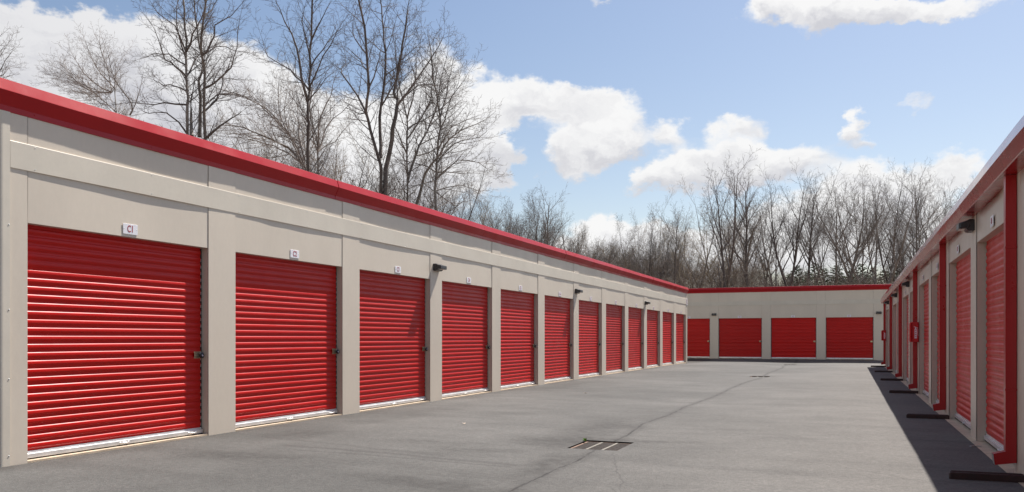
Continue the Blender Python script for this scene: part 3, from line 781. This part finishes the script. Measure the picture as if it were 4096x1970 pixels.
for i in range(16):
    a = rgw.uniform(0, 6.28); L = rgw.uniform(.02, .05); d = Vector((math.cos(a) * .6, math.sin(a) * .6, 1)) * L; q = Vector((rgw.uniform(-.02, .02), rgw.uniform(-.02, .02), 0))
    sd = Vector((-math.sin(a), math.cos(a), 0)) * .009; m.add([q, q + d * .6 + sd, q + d, q + d * .6 - sd], [(0, 1, 2, 3)])
o = m.build('weed', M['sprig'], fixn=False); o.location = (-3.355, 10.72, -.015); tag(o, 'tiny bright green weed at the back left corner of the nearest drain grate', 'weed')

# ------------------------------------------------------------------ trees
def at(xd, yd, depth):
    """world point seen at bearing xd, height yd (2576 px wide frame) at a distance along the view axis"""
    px, py = xd * 1.59006, yd * 1.59006; l = (px - 2048) / FPX * depth
    return Vector((-SY * depth + CY * l, CY * depth + SY * l, CAMH + (HOR - py) / FPX * depth))
UP = Vector((0, 0, 1))
def rdir(rg):
    while True:
        v = Vector((rg.uniform(-1, 1), rg.uniform(-1, 1), rg.uniform(-1, 1)))
        if .05 < v.length < 1: return v.normalized()
def branch(mb, rg, p, d, L, r, lvl, P):
    seg = P['seg'][lvl]; n = max(2, int(L / seg) + 1); st = L / n
    pts = [p]; rad = [r]; d = d.normalized()
    for i in range(n):
        d = (d + rdir(rg) * P['wan'][lvl] + UP * P['trop'][lvl] * (1 if i else 0)).normalized()
        p = p + d * st; pts.append(p); rad.append(max(P['rmin'], r * (1 - .82 * (i + 1) / n)))
    mb.tube(pts, rad, 5 if r > .05 else (4 if r > .018 else 3), smooth=r > .02)
    if lvl < P['levels']: sprout(mb, rg, pts, rad, L, lvl, P)
def sprout(mb, rg, pts, rad, L, lvl, P, t0=None, dens=1.0, lenscale=None):
    nk = int(L * P['dens'][lvl] * dens + rg.random()); n = len(pts) - 1
    t0 = P['t0'][lvl] if t0 is None else t0
    az_ = rg.uniform(0, 6.28)
    for k in range(nk):
        t = t0 + (1 - t0) * (k + rg.random()) / nk; f = min(t * n, n - .001); i = int(f); q = pts[i].lerp(pts[i + 1], f - i)
        ax = (pts[i + 1] - pts[i]).normalized(); az_ += 2.4 + rg.uniform(-.5, .5)
        u = ax.orthogonal().normalized(); w_ = ax.cross(u); side = u * math.cos(az_) + w_ * math.sin(az_)
        ang = R(rg.uniform(*P['ang'][lvl])); dd = ax * math.cos(ang) + side * math.sin(ang)
        if dd.z < -.15: dd.z *= .3
        rr = rad[i] + (rad[i + 1] - rad[i]) * (f - i)
        Lk = (lenscale or L) * P['lf'][lvl] * rg.uniform(.6, 1.15) * (1.05 - .6 * t) ; Lk = max(P['lmin'][lvl], min(P['lmax'][lvl], Lk))
        branch(mb, rg, q, dd, Lk, max(P['rmin'], min(rr * .62, Lk * .011 + .003)), lvl + 1, P)
PN = dict(seg=[.8, .5, .32, .25, .2], wan=[.10, .14, .17, .2, .2], trop=[.07, .08, .06, .05, .0], levels=3, dens=[2.7, 4.8, 6.4, 4], t0=[.25, .15, .12, .1],
          ang=[(30, 55), (30, 58), (28, 60), (30, 60)], lf=[.42, .42, .40, .4], lmin=[.8, .35, .18, .1], lmax=[4.2, 1.9, .8, .3], rmin=.0045)
def curve_pts(ks, rg, wob=.12):
    """smooth 3D polyline through control points, with crooked wood"""
    out = []; n = len(ks)
    for i in range(n - 1):
        p0, p1, p2, p3 = ks[max(i - 1, 0)], ks[i], ks[i + 1], ks[min(i + 2, n - 1)]
        m_ = max(2, int((p2 - p1).length / .55))
        for j in range(m_):
            t = j / m_; q = .5 * ((2 * p1) + (p2 - p0) * t + (2 * p0 - 5 * p1 + 4 * p2 - p3) * t * t + (3 * p1 - p0 - 3 * p2 + p3) * t ** 3)
            out.append(q + (rdir(rg) * wob * rg.random() if (i or j) else Vector()))
    out.append(ks[-1]); return out
TREE_GROUP = 'bare trees behind the storage buildings'
def near_tree(seed, depth, limbs, label, bark, twig, dens=1.0, P=PN, name='bare_tree', lens=1.0):
    """limbs: (crop, [(x, y)...], r0 px of the trunk, depth offset of the far end, is_trunk)"""
    rg = random.Random(seed)
    b0 = limbs[0][0][0]; base = at(b0[0], b0[1], depth); base.z = land(base.x, base.y)
    root = empty(name, base); tr = MB(); cr = MB(); trunks = []
    for (pts, r0, dz, is_tr) in limbs:
        px = depth * 1.59006 / FPX
        ks = []
        for i, (x, y) in enumerate(pts):
            dd = depth + (dz * i / max(1, len(pts) - 1)) + (rg.uniform(-.3, .3) if i else 0)
            ks.append(at(x, y, dd))
        if not is_tr and trunks:                           # every limb grows out of the nearest stem
            ks[0] = min(trunks, key=lambda q: (q - ks[0]).length).copy()
        if is_tr == 2:                                     # carry the trunk down to the ground
            g = ks[0].copy(); g.z = land(g.x, g.y) - .1; ks = [g] + ks
        cp = curve_pts(ks, rg, .07 if is_tr else .10)
        if is_tr: trunks += cp[1:-2]
        cp = [q - base for q in cp]
        n = len(cp) - 1; ra = r0 * px * (1.35 if is_tr else 1.2); re = ra * (.30 if is_tr else .16); rad = [max(PN['rmin'], ra + (re - ra) * (i / n) ** .8) for i in range(n + 1)]
        if is_tr == 2: rad[0] *= 1.35
        L = sum((cp[i + 1] - cp[i]).length for i in range(n))
        (tr if is_tr else cr).tube(cp, rad, 9 if ra > .09 else 6, smooth=True)
        sprout(cr, rg, cp, rad, L, 0, P, t0=(.38 if is_tr else .12), dens=dens, lenscale=min(L, 7.0) * lens)
        # leader twig cluster at the tip
        branch(cr, rg, cp[-1], (cp[-1] - cp[-2]), 1.6, rad[-1], 1, P)
    tr.build('trunk', bark, root, fixn=False); cr.build('crown', twig, root, fixn=False)
    return tag(root, label, 'tree', TREE_GROUP)
A = lambda L: [(x * .32994, y * .32994) for x, y in L]
B_ = lambda L: [(566.0 + x * .4571, y * .4571) for x, y in L]
near_tree(11, 40, [(A([(1427,1030),(1428,700),(1420,500),(1415,300),(1405,150),(1400,0),(1390,-160)]),5.0,1,2),
 (A([(1440,330),(1500,200),(1560,60),(1620,-80)]),2.6,-2,0),(A([(1400,440),(1365,250),(1350,0),(1330,-130)]),2.2,2,0),
 (A([(1400,920),(1270,860),(1140,870),(1070,830)]),2.0,-2,0),(A([(1400,720),(1300,650),(1200,630),(1170,600)]),2.0,3,0),
 (A([(1410,580),(1330,510),(1260,450),(1210,300),(1150,180)]),2.4,-3,0),(A([(1390,430),(1300,420),(1180,415),(1050,455)]),2.0,2,0),
 (A([(1410,890),(1250,790),(1100,785),(930,790)]),2.2,-2,0),(A([(1430,620),(1480,480),(1530,370),(1560,250)]),2.0,3,0),(A([(1415,300),(1330,190),(1200,100),(1140,0)]),2.0,-2,0),
 (A([(1460,1040),(1452,860),(1470,700)]),3.8,1,1)],
 'left one of the tall twin bare trees, straight grey trunk, above the left roof', M['bark1'], M['twig2'], 1.0)
near_tree(12, 40.8, [(A([(1562,1060),(1553,800),(1562,560),(1547,420),(1535,250),(1560,50),(1570,-150)]),5.4,-1,2),
 (A([(1520,1045),(1530,750),(1520,620),(1545,450),(1500,220),(1480,0)]),3.6,1,1),
 (A([(1575,720),(1650,630),(1760,510),(1810,350),(1830,140)]),2.6,-2,0),(A([(1580,880),(1650,760),(1700,640),(1715,560),(1800,480)]),2.5,2,0),
 (A([(1560,450),(1610,330),(1650,200),(1760,120),(1870,0)]),2.5,-2,0),(A([(1560,790),(1660,720),(1830,730),(1960,775)]),2.3,2,0),
 (A([(1580,1075),(1680,960),(1780,900),(1845,850)]),3.0,-1,0),(A([(1560,400),(1650,360),(1780,380),(1880,400)]),1.8,3,0),(A([(1560,150),(1640,40),(1700,-90)]),2.0,0,0)],
 'right one of the tall twin bare trees, with two close trunks, above the left roof', M['bark1'], M['twig2'], 1.0)
near_tree(13, 58, [(A([(885,860),(855,700),(830,560),(780,430),(760,330)]),2.2,1,2),(A([(850,700),(700,620),(600,500),(545,400)]),1.6,-3,0),(A([(860,780),(700,700),(500,560),(440,520)]),1.6,3,0),
 (A([(855,660),(900,500),(960,400)]),1.5,2,0),(A([(990,880),(1010,800),(940,700),(870,600),(830,440)]),1.6,-2,1),(A([(870,830),(760,740),(600,650),(400,600)]),1.4,2,0),(A([(980,830),(1060,700),(1090,560)]),1.3,0,0),(A([(845,640),(740,520),(680,400),(650,310)]),1.4,-2,0)],
 'pale bushy bare tree, leftmost crown above the red roof edge', M['bark1'], M['twig4'], 1.5, lens=1.2)
near_tree(19, 50, [(A([(-60,760),(-50,600),(-60,450),(-70,300)]),3,0,2),(A([(-60,600),(10,520),(60,430),(95,380)]),1.5,0,0),(A([(-60,660),(20,570),(70,520),(100,510)]),1.4,1,0),(A([(-60,500),(0,420),(40,370)]),1.4,-1,0)],
 'bare tree reaching in at the left edge of the picture above the roof', M['bark1'], M['twig1'], 1.2)
near_tree(14, 42, [(B_([(458,945),(455,640),(465,500),(470,300),(475,150),(480,0),(482,-60)]),5.0,1,2),(B_([(455,540),(420,420),(395,270),(330,120),(275,0)]),3.6,-2,0),
 (B_([(440,490),(390,420),(330,370),(240,310),(205,215)]),2.5,2,0),(B_([(470,480),(510,380),(580,250),(650,120)]),2.8,-2,0),(B_([(474,350),(540,270),(600,200),(680,130)]),1.8,2,0),
 (B_([(470,560),(510,490),(560,430),(600,400)]),1.5,-2,0),(B_([(472,220),(540,90),(585,10)]),2.2,1,0),(B_([(395,260),(430,120),(450,0)]),1.8,0,0)],
 'tall slender bare tree with upswept fork, standing alone against blue sky', M['bark2'], M['twig2'], 1.05)
near_tree(15, 50, [(B_([(445,945),(380,840),(260,770),(100,700),(-10,690)]),2.6,-3,1),(B_([(440,930),(350,740),(250,620),(120,540),(0,500)]),2.8,3,2),(B_([(442,945),(400,820),(330,700),(290,560),(300,440)]),2.4,0,0),
 (B_([(430,910),(300,820),(150,770),(-20,750)]),2.0,2,0),(B_([(400,880),(330,650),(340,500)]),1.7,-2,0),(B_([(300,700),(180,560),(100,460)]),1.7,0,0),(B_([(420,860),(400,650),(410,520)]),1.7,2,0)],
 'low wide-spreading pale tree fanning left from behind the slender tree', M['bark1'], M['twig4'], 1.25, lens=1.2)
near_tree(16, 47, [(B_([(515,965),(510,800),(490,720),(470,600),(480,480)]),3.0,-1,2),(B_([(512,840),(560,700),(640,620),(700,560)]),2.2,2,0),(B_([(512,800),(530,650),(580,520),(600,440)]),2.2,-2,0),(B_([(515,900),(600,780),(690,680)]),1.6,2,0),(B_([(510,820),(470,700),(400,600),(370,500)]),1.6,-2,0)],
 'smaller bare tree with curving pale limbs just right of the slender tree', M['bark1'], M['twig4'], 1.25, lens=1.15)
near_tree(17, 39, [(B_([(858,1075),(850,900),(800,720),(780,620),(790,480),(780,300),(770,150),(735,0),(720,-40)]),5.2,-1,2),(B_([(882,1075),(900,850),(940,640),(955,550),(930,510),(960,350),(975,250),(1000,100)]),5.2,1.5,1),
 (B_([(785,630),(740,622),(670,596)]),2.2,-1,0),(B_([(785,590),(700,480),(640,400),(665,345),(640,240)]),2.6,2,0),(B_([(960,550),(1060,430),(1180,250),(1205,190)]),2.6,-2,0),(B_([(955,560),(1060,470),(1180,470),(1230,440)]),2.2,2,0),
 (B_([(855,870),(850,650),(870,520),(880,300),(855,0)]),3.4,2,1),(B_([(870,540),(960,400),(1000,200),(1020,130)]),2.2,-2,0),(B_([(790,480),(840,350),(850,300),(880,180)]),1.8,-2,0),(B_([(780,320),(700,180),(720,60)]),1.9,1,0),(B_([(800,400),(720,300),(640,250)]),1.6,1,0)],
 'tall dark tree whose trunk forks low into two crooked stems', M['bark2'], M['twig2'], 1.0)
near_tree(18, 43, [(B_([(1003,1115),(1000,850),(1000,650),(960,480),(940,330)]),3.4,1,2),(B_([(1055,1128),(1100,960),(1180,850),(1240,760),(1340,700)]),3.0,-2,1),(B_([(1010,1000),(1070,800),(1130,680),(1180,500),(1225,290)]),3.0,2,0),(B_([(990,860),(930,680),(900,560)]),2.0,-2,0),
 (B_([(1100,740),(1130,550),(1140,380),(1110,220)]),2.0,0,0),(B_([(1000,650),(1040,480),(1060,330),(1080,200)]),2.0,-2,0),(B_([(1130,680),(1230,560),(1300,380)]),1.6,2,0)],
 'bare tree with two leaning stems between the forked tree and the spreading tree', M['bark1'], M['twig1'], 1.15, lens=1.1)
near_tree(20, 42, [(B_([(1162,1165),(1165,900),(1180,650),(1150,450),(1135,300)]),4.2,1,2),(B_([(1165,1000),(1280,880),(1400,900),(1455,945)]),2.0,-2,0),(B_([(1170,880),(1260,790),(1400,760),(1440,700)]),2.0,2,0),(B_([(1172,800),(1250,700),(1390,640)]),1.9,-2,0),
 (B_([(1165,1050),(1300,1020),(1420,1060)]),1.7,2,0),(B_([(1175,700),(1250,540),(1340,400)]),1.9,0,0),(B_([(1165,950),(1050,900),(930,880)]),1.7,2,0),(B_([(1168,1010),(1050,1020),(920,1080)]),1.6,-2,0),(B_([(1178,620),(1230,450),(1260,320)]),1.7,2,0),(B_([(1166,930),(1290,950),(1440,960)]),1.5,1,0),(B_([(1165,1090),(1260,1130),(1330,1100)]),1.4,1,0)],
 'spreading grey tree with long level limbs, right end of the tall left group', M['bark1'], M['twig1'], 1.25, lens=1.15)

# procedural trees
def proc_tree(name, seed, H, spread, forks, bare, bark, twig, label=None, dens=1.0, lean=0.0, upright=1.0, levels=3, rmin=.0068, tr_r=None):
    rg = random.Random(seed); root = empty(name); tr = MB(); cr = MB()
    P = dict(PN); P['levels'] = levels; P['rmin'] = rmin; P['trop'] = [.045 * upright, .09 * upright, .10 * upright, .08, 0]; P['ang'] = [(24, 46), (24, 48), (24, 50), (30, 60)]; P['wan'] = [.07, .08, .09, .10, .2]; P['lf'] = [.48, .48, .44, .4]
    P['dens'] = [1.9 * dens, 2.6 * dens, 2.9 * dens, 3]; P['lmin'] = [1.0, .5, .3, .2]; P['lmax'] = [6.0, 2.5, 1.1, .5]; P['seg'] = [1.0, .7, .5, .35, .3]
    r0 = tr_r or H * .0125
    stems = forks if forks > 1 else 1
    z0 = H * bare
    p = Vector((0, 0, -.2)); pts = [p]; d = Vector((rg.uniform(-.05, .05) + lean, rg.uniform(-.05, .05), 1)).normalized()
    n = 9
    hgt_ = z0 if stems > 1 else H * .97
    for i in range(n):
        d = (d + rdir(rg) * .05 + UP * .03).normalized(); pts.append(pts[-1] + d * hgt_ / n)
    rad = [r0 * (1 - (.25 if stems > 1 else .88) * (i / n)) + .004 for i in range(n + 1)]; rad[0] *= 1.3
    tr.tube(pts, rad, 8)
    def limbs_on(pp, rr, t0, L, k):
        for j in range(k):
            t = t0 + (1 - t0) * (j + rg.random()) / k; f = min(t * (len(pp) - 1), len(pp) - 1.001); i = int(f); q = pp[i].lerp(pp[i + 1], f - i)
            a = j * 2.4 + rg.uniform(-.5, .5); e = R(rg.uniform(26, 50)) if upright < 1.2 else R(rg.uniform(18, 36))
            dd = Vector((math.cos(a) * math.sin(e), math.sin(a) * math.sin(e), math.cos(e)))
            Lk = L * 1.45 * rg.uniform(.7, 1.1) * (1.0 - .6 * (t - t0) / (1 - t0))
            branch(cr, rg, q, dd, Lk, max(.02, rr[i] * .62), 0, P)
    if stems > 1:
        for s_ in range(stems):
            a = 6.28 * s_ / stems + rg.uniform(-.4, .4); e = R(rg.uniform(9, 27)) * (spread / (H * .25))
            dd = Vector((math.cos(a) * math.sin(e), math.sin(a) * math.sin(e), math.cos(e))); LL = (H - z0) * rg.uniform(.82, 1.05)
            q = [pts[-1]]; n2 = 8
            for i in range(n2): dd = (dd + rdir(rg) * .09 + UP * .05).normalized(); q.append(q[-1] + dd * LL / n2)
            rr = [r0 * .62 * (1 - .9 * i / n2) + .005 for i in range(n2 + 1)]
            tr.tube(q, rr, 6); limbs_on(q, rr, .15, spread * 1.05, max(4, int(13 / stems) + 2))
            branch(cr, rg, q[-1], dd, 1.5, .012, 1, P)
        limbs_on(pts, rad, .7, spread * .9, 2)
    else:
        limbs_on(pts, rad, bare, spread * 1.15, 20)
    tr.build('trunk', bark, root, fixn=False); cr.build('crown', twig, root, fixn=False)
    return root
S_ = [proc_tree('bare_tree', 101, 20, 5.2, 1, .36, M['bark1'], M['twig1']),
      proc_tree('bare_tree', 102, 20, 5.0, 2, .34, M['bark2'], M['twig2'], upright=1.3),
      proc_tree('bare_tree', 103, 20, 6.4, 3, .22, M['bark1'], M['twig1']),
      proc_tree('bare_tree', 104, 20, 4.2, 1, .45, M['bark2'], M['twig1'], upright=1.3),
      proc_tree('bare_tree', 105, 20, 6.4, 4, .12, M['bark1'], M['twig3'], dens=1.2),
      proc_tree('bare_tree', 106, 20, 5.8, 2, .40, M['bark1'], M['twig1'], dens=1.1),
      proc_tree('bare_tree', 107, 20, 5.8, 5, .10, M['bark2'], M['twig1'], dens=1.7, upright=1.5)]
FAR = [ # x, top y (2576 px frame), distance, variant, width factor, rotation
 (1238,520,72,2,.8,.3),(1268,478,76,6,.9,1.1),(1300,462,80,6,1.0,2.0),(1332,470,78,6,.9,3.2),(1374,463,74,0,.95,.6),(1352,520,92,2,.9,4.0),(1412,545,88,6,.8,5.1),(1446,528,84,4,.8,1.7),(1470,560,90,6,.8,.2),
 (1502,596,95,2,.8,2.2),(1532,610,100,0,.7,3.3),(1562,606,98,5,.7,4.1),
 (1598,545,86,4,.75,5.5),(1628,512,84,6,.9,.9),(1656,508,90,4,.8,2.8),(1690,497,80,3,.7,1.3),(1722,540,96,2,.8,4.4),(1752,498,82,4,1.1,3.6),(1795,470,90,4,1.0,.4),
 (1832,386,76,1,1.0,1.9),(1862,470,94,2,.8,5.0),(1893,408,78,3,1.25,2.4),(1925,480,92,5,.8,.8),(1962,440,88,2,.9,3.9),(1992,403,80,1,.9,5.7),(2026,430,90,3,1.0,1.2),(2058,480,96,5,.8,2.6),
 (2096,425,84,2,.9,4.8),(2132,388,78,5,.95,.1),(2168,440,92,2,.8,3.0),(2206,386,76,2,1.0,1.5),(2238,402,86,1,.8,5.3),(2288,440,84,6,.8,2.0),(2312,405,80,0,.9,3.4),(2356,415,82,5,.8,.7),(2400,432,80,2,.8,4.5),(2450,450,84,1,.8,1.0)]
desc = ['broad', 'forked', 'many-stemmed', 'narrow upright', 'low-branching tan', 'open-crowned', 'brushy dense']
spots = []
for i, (x, ty, dpt, var, wf, rz) in enumerate(FAR):
    spots.append((x, ty, dpt, var, wf, rz, 0))
first = {}
spotnames = []
def rel(x):
    if x < 1400: return 'above the middle of the left roof'
    if x < 1590: return 'above the far end of the left roof'
    if x < 1740: return 'above the corner where the left and far roofs meet'
    if x < 1950: return 'above door D22'
    if x < 2090: return 'above door D23'
    if x < 2245: return 'above door D24'
    return 'behind the sloping right roof edge'
from collections import defaultdict
cnt = defaultdict(int); tot = defaultdict(int)
for s in spots: tot[(s[3], rel(s[0]))] += 1
rk = ['leftmost', 'second', 'third', 'fourth', 'fifth']
for (x, ty, dpt, var, wf, rz, _) in spots:
    p = at(x, 800, dpt); p.z = land(p.x, p.y); topz = at(x, ty, dpt).z; Hh = topz - p.z
    o = S_[var] if var not in first else copy_tree(S_[var]); first[var] = 1
    o.location = p; sc = Hh / 22.2; o.scale = (sc * wf, sc * wf, sc); o.rotation_euler = (0, 0, rz)
    key = (var, rel(x)); cnt[key] += 1
    lab = '%s bare tree %s' % (desc[var], rel(x))
    if tot[key] > 1: lab = '%s %s bare tree %s' % (rk[cnt[key] - 1], desc[var], rel(x).replace('above the corner where the left and far roofs meet','at the corner of the left and far roofs'))
    tag(o, lab, 'tree', TREE_GROUP)
# low pale thicket trees filling between the near trees
fill = [(250,215,66,4,.9),(390,330,70,2,.8),(560,330,66,4,.9),(640,230,64,2,.9),(700,300,68,6,.9),(820,235,62,4,1.0),(880,330,66,6,.9),(930,330,64,2,.8),(1010,380,66,4,.8),(1070,330,60,6,.8),(1150,420,66,4,.9),(1195,470,70,6,.8),(720,420,70,6,.8),(1120,500,72,4,.8)]
for i, (x, ty, dpt, var, wf) in enumerate(fill):
    p = at(x, 800, dpt); p.z = land(p.x, p.y); Hh = at(x, ty, dpt).z - p.z
    o = copy_tree(S_[var]); o.location = p; sc = Hh / 22.2; o.scale = (sc * wf, sc * wf, sc); o.rotation_euler = (0, 0, i * 1.37)
    for c in o.children:
        if c.name.startswith('crown'): c.data = c.data
    tag(o, 'slighter bare tree in the row behind the tall left trees, %s' % ['leftmost', 'second from the left', 'third from the left', 'fourth from the left', 'fifth from the left', 'seventh from the left', 'eighth from the left', 'ninth from the left', 'tenth from the left', 'eleventh from the left', 'thirteenth from the left', 'rightmost', 'sixth from the left', 'twelfth from the left'][i], 'tree', TREE_GROUP)

# pines at the back of the wood
def pine(seed):
    rg = random.Random(seed); root = empty('pine_tree'); tr = MB(); cr = MB(); H = 14
    tr.tube([(0, 0, -.2), (.1, 0, 5), (0, .1, 10), (0, 0, 13.6)], [.2, .16, .09, .03], 7); tr.build('trunk', M['bark2'], root, fixn=False)
    for k in range(62):
        t = k / 61; z = H * (.30 + .68 * t); a = k * 2.4; L = (3.0 * (1 - t) ** .7 + .45) * rg.uniform(.55, 1.1)
        dx, dy = math.cos(a), math.sin(a)
        tip = Vector((dx * L, dy * L, z + L * .25)); cr.tube([(0, 0, z), tip], [.03, .01], 3)
        for c in range(int(7 + L * 13)):
            q = Vector((0, 0, z)).lerp(tip, rg.uniform(.3, 1.02)) + rdir(rg) * .25 * rg.random()
            for _ in range(4):
                e = rdir(rg); e.z = abs(e.z) * .8; e = e.normalized() * rg.uniform(.16, .34); s_ = e.cross(rdir(rg)).normalized() * .06
                cr.add([q - s_, q + s_, q + e], [(0, 1, 2)])
    cr.build('crown', M['needles'], root, fixn=False); return root
pv = [pine(1), pine(2)]
pts_ = [(2005,668,104),(2030,684,98),(2050,662,108),(2075,676,100),(2105,668,106),(2140,680,100),(2165,664,108),(2196,674,102),(2225,680,98),(2250,664,106),(2120,694,96),(1985,690,104),(2270,686,98),(2180,692,96)]
order_p = sorted(range(len(pts_)), key=lambda i: pts_[i][0]); pname = {}
for r_, i in enumerate(order_p): pname[i] = ['leftmost', 'second from left', 'third from left', 'fourth from left', 'fifth from left', 'sixth from left', 'seventh from left', 'eighth from left', 'ninth from left', 'tenth from left', 'eleventh from left', 'twelfth from left', 'thirteenth from left', 'rightmost'][r_]
for i, (x, ty, dpt) in enumerate(pts_):
    p = at(x, 800, dpt); p.z = land(p.x, p.y); Hh = at(x, ty, dpt).z - p.z
    o = pv[i % 2] if i < 2 else copy_tree(pv[i % 2]); o.location = p; sc = Hh / 14; o.scale = (sc * 1.2, sc * 1.2, sc); o.rotation_euler = (0, 0, i * 1.1)
    tag(o, 'dark green pine, %s of the far pines showing between bare trunks' % pname[i], 'pine tree', 'far pines behind the bare trees')

# understorey of the wood: one uncountable mass of saplings and brush
rg = random.Random(77); m = MB()
def sapling(p, H, dense):
    q = [p]; d = (UP + rdir(rg) * .18).normalized(); n = 5
    for i in range(n): d = (d + rdir(rg) * .13 + UP * .03).normalized(); q.append(q[-1] + d * H / n)
    r = .012 + H * .0045
    m.tube(q, [r * (1 - .85 * i / n) for i in range(n + 1)], 3, smooth=False)
    for k in range(dense):
        t = rg.uniform(.12, 1) * n; i = min(int(t), n - 1); s_ = q[i].lerp(q[i + 1], t - i)
        e = (rdir(rg) + UP * .75).normalized(); L = H * rg.uniform(.10, .30); a = s_ + e * L * .5 + rdir(rg) * .1; b = a + (e + UP * .25 + rdir(rg) * .3).normalized() * L * .55
        m.tube([s_, a, b], [.011, .009, .006], 3, smooth=False)
        for _ in range(3):
            c = s_.lerp(a, rg.random()) if rg.random() < .5 else a.lerp(b, rg.random()); m.tube([c, c + (e + rdir(rg) * .9).normalized() * L * .4], [.007, .005], 3, smooth=False)
for i in range(2300):
    x = rg.uniform(1080, 2330); dpt = rg.uniform(72, 150)
    p = at(x, 800, dpt); p.z = land(p.x, p.y)
    if p.y < 67: continue
    ceil_y = (650 if x < 1700 else (668 if x < 1930 else 702)) - 25 * math.exp(-((x - 1500) / 120) ** 2) + rg.uniform(-18, 26)
    Hmax = at(x, ceil_y, dpt).z - p.z
    sapling(p, max(2.2, min(Hmax, rg.uniform(4, 11))), rg.randint(13, 22))
for i in range(260):
    x = rg.uniform(60, 1150); dpt = rg.uniform(56, 90); p = at(x, 800, dpt); p.z = land(p.x, p.y)
    sapling(p, rg.uniform(5, 9), 12)
tag(m.build('woodland_understorey', M['brush'], fixn=False), 'tangled grey-brown brush and saplings filling the wood behind the buildings', 'brushwood', kind='stuff')
print('verts', sum(len(me.vertices) for me in bpy.data.meshes))
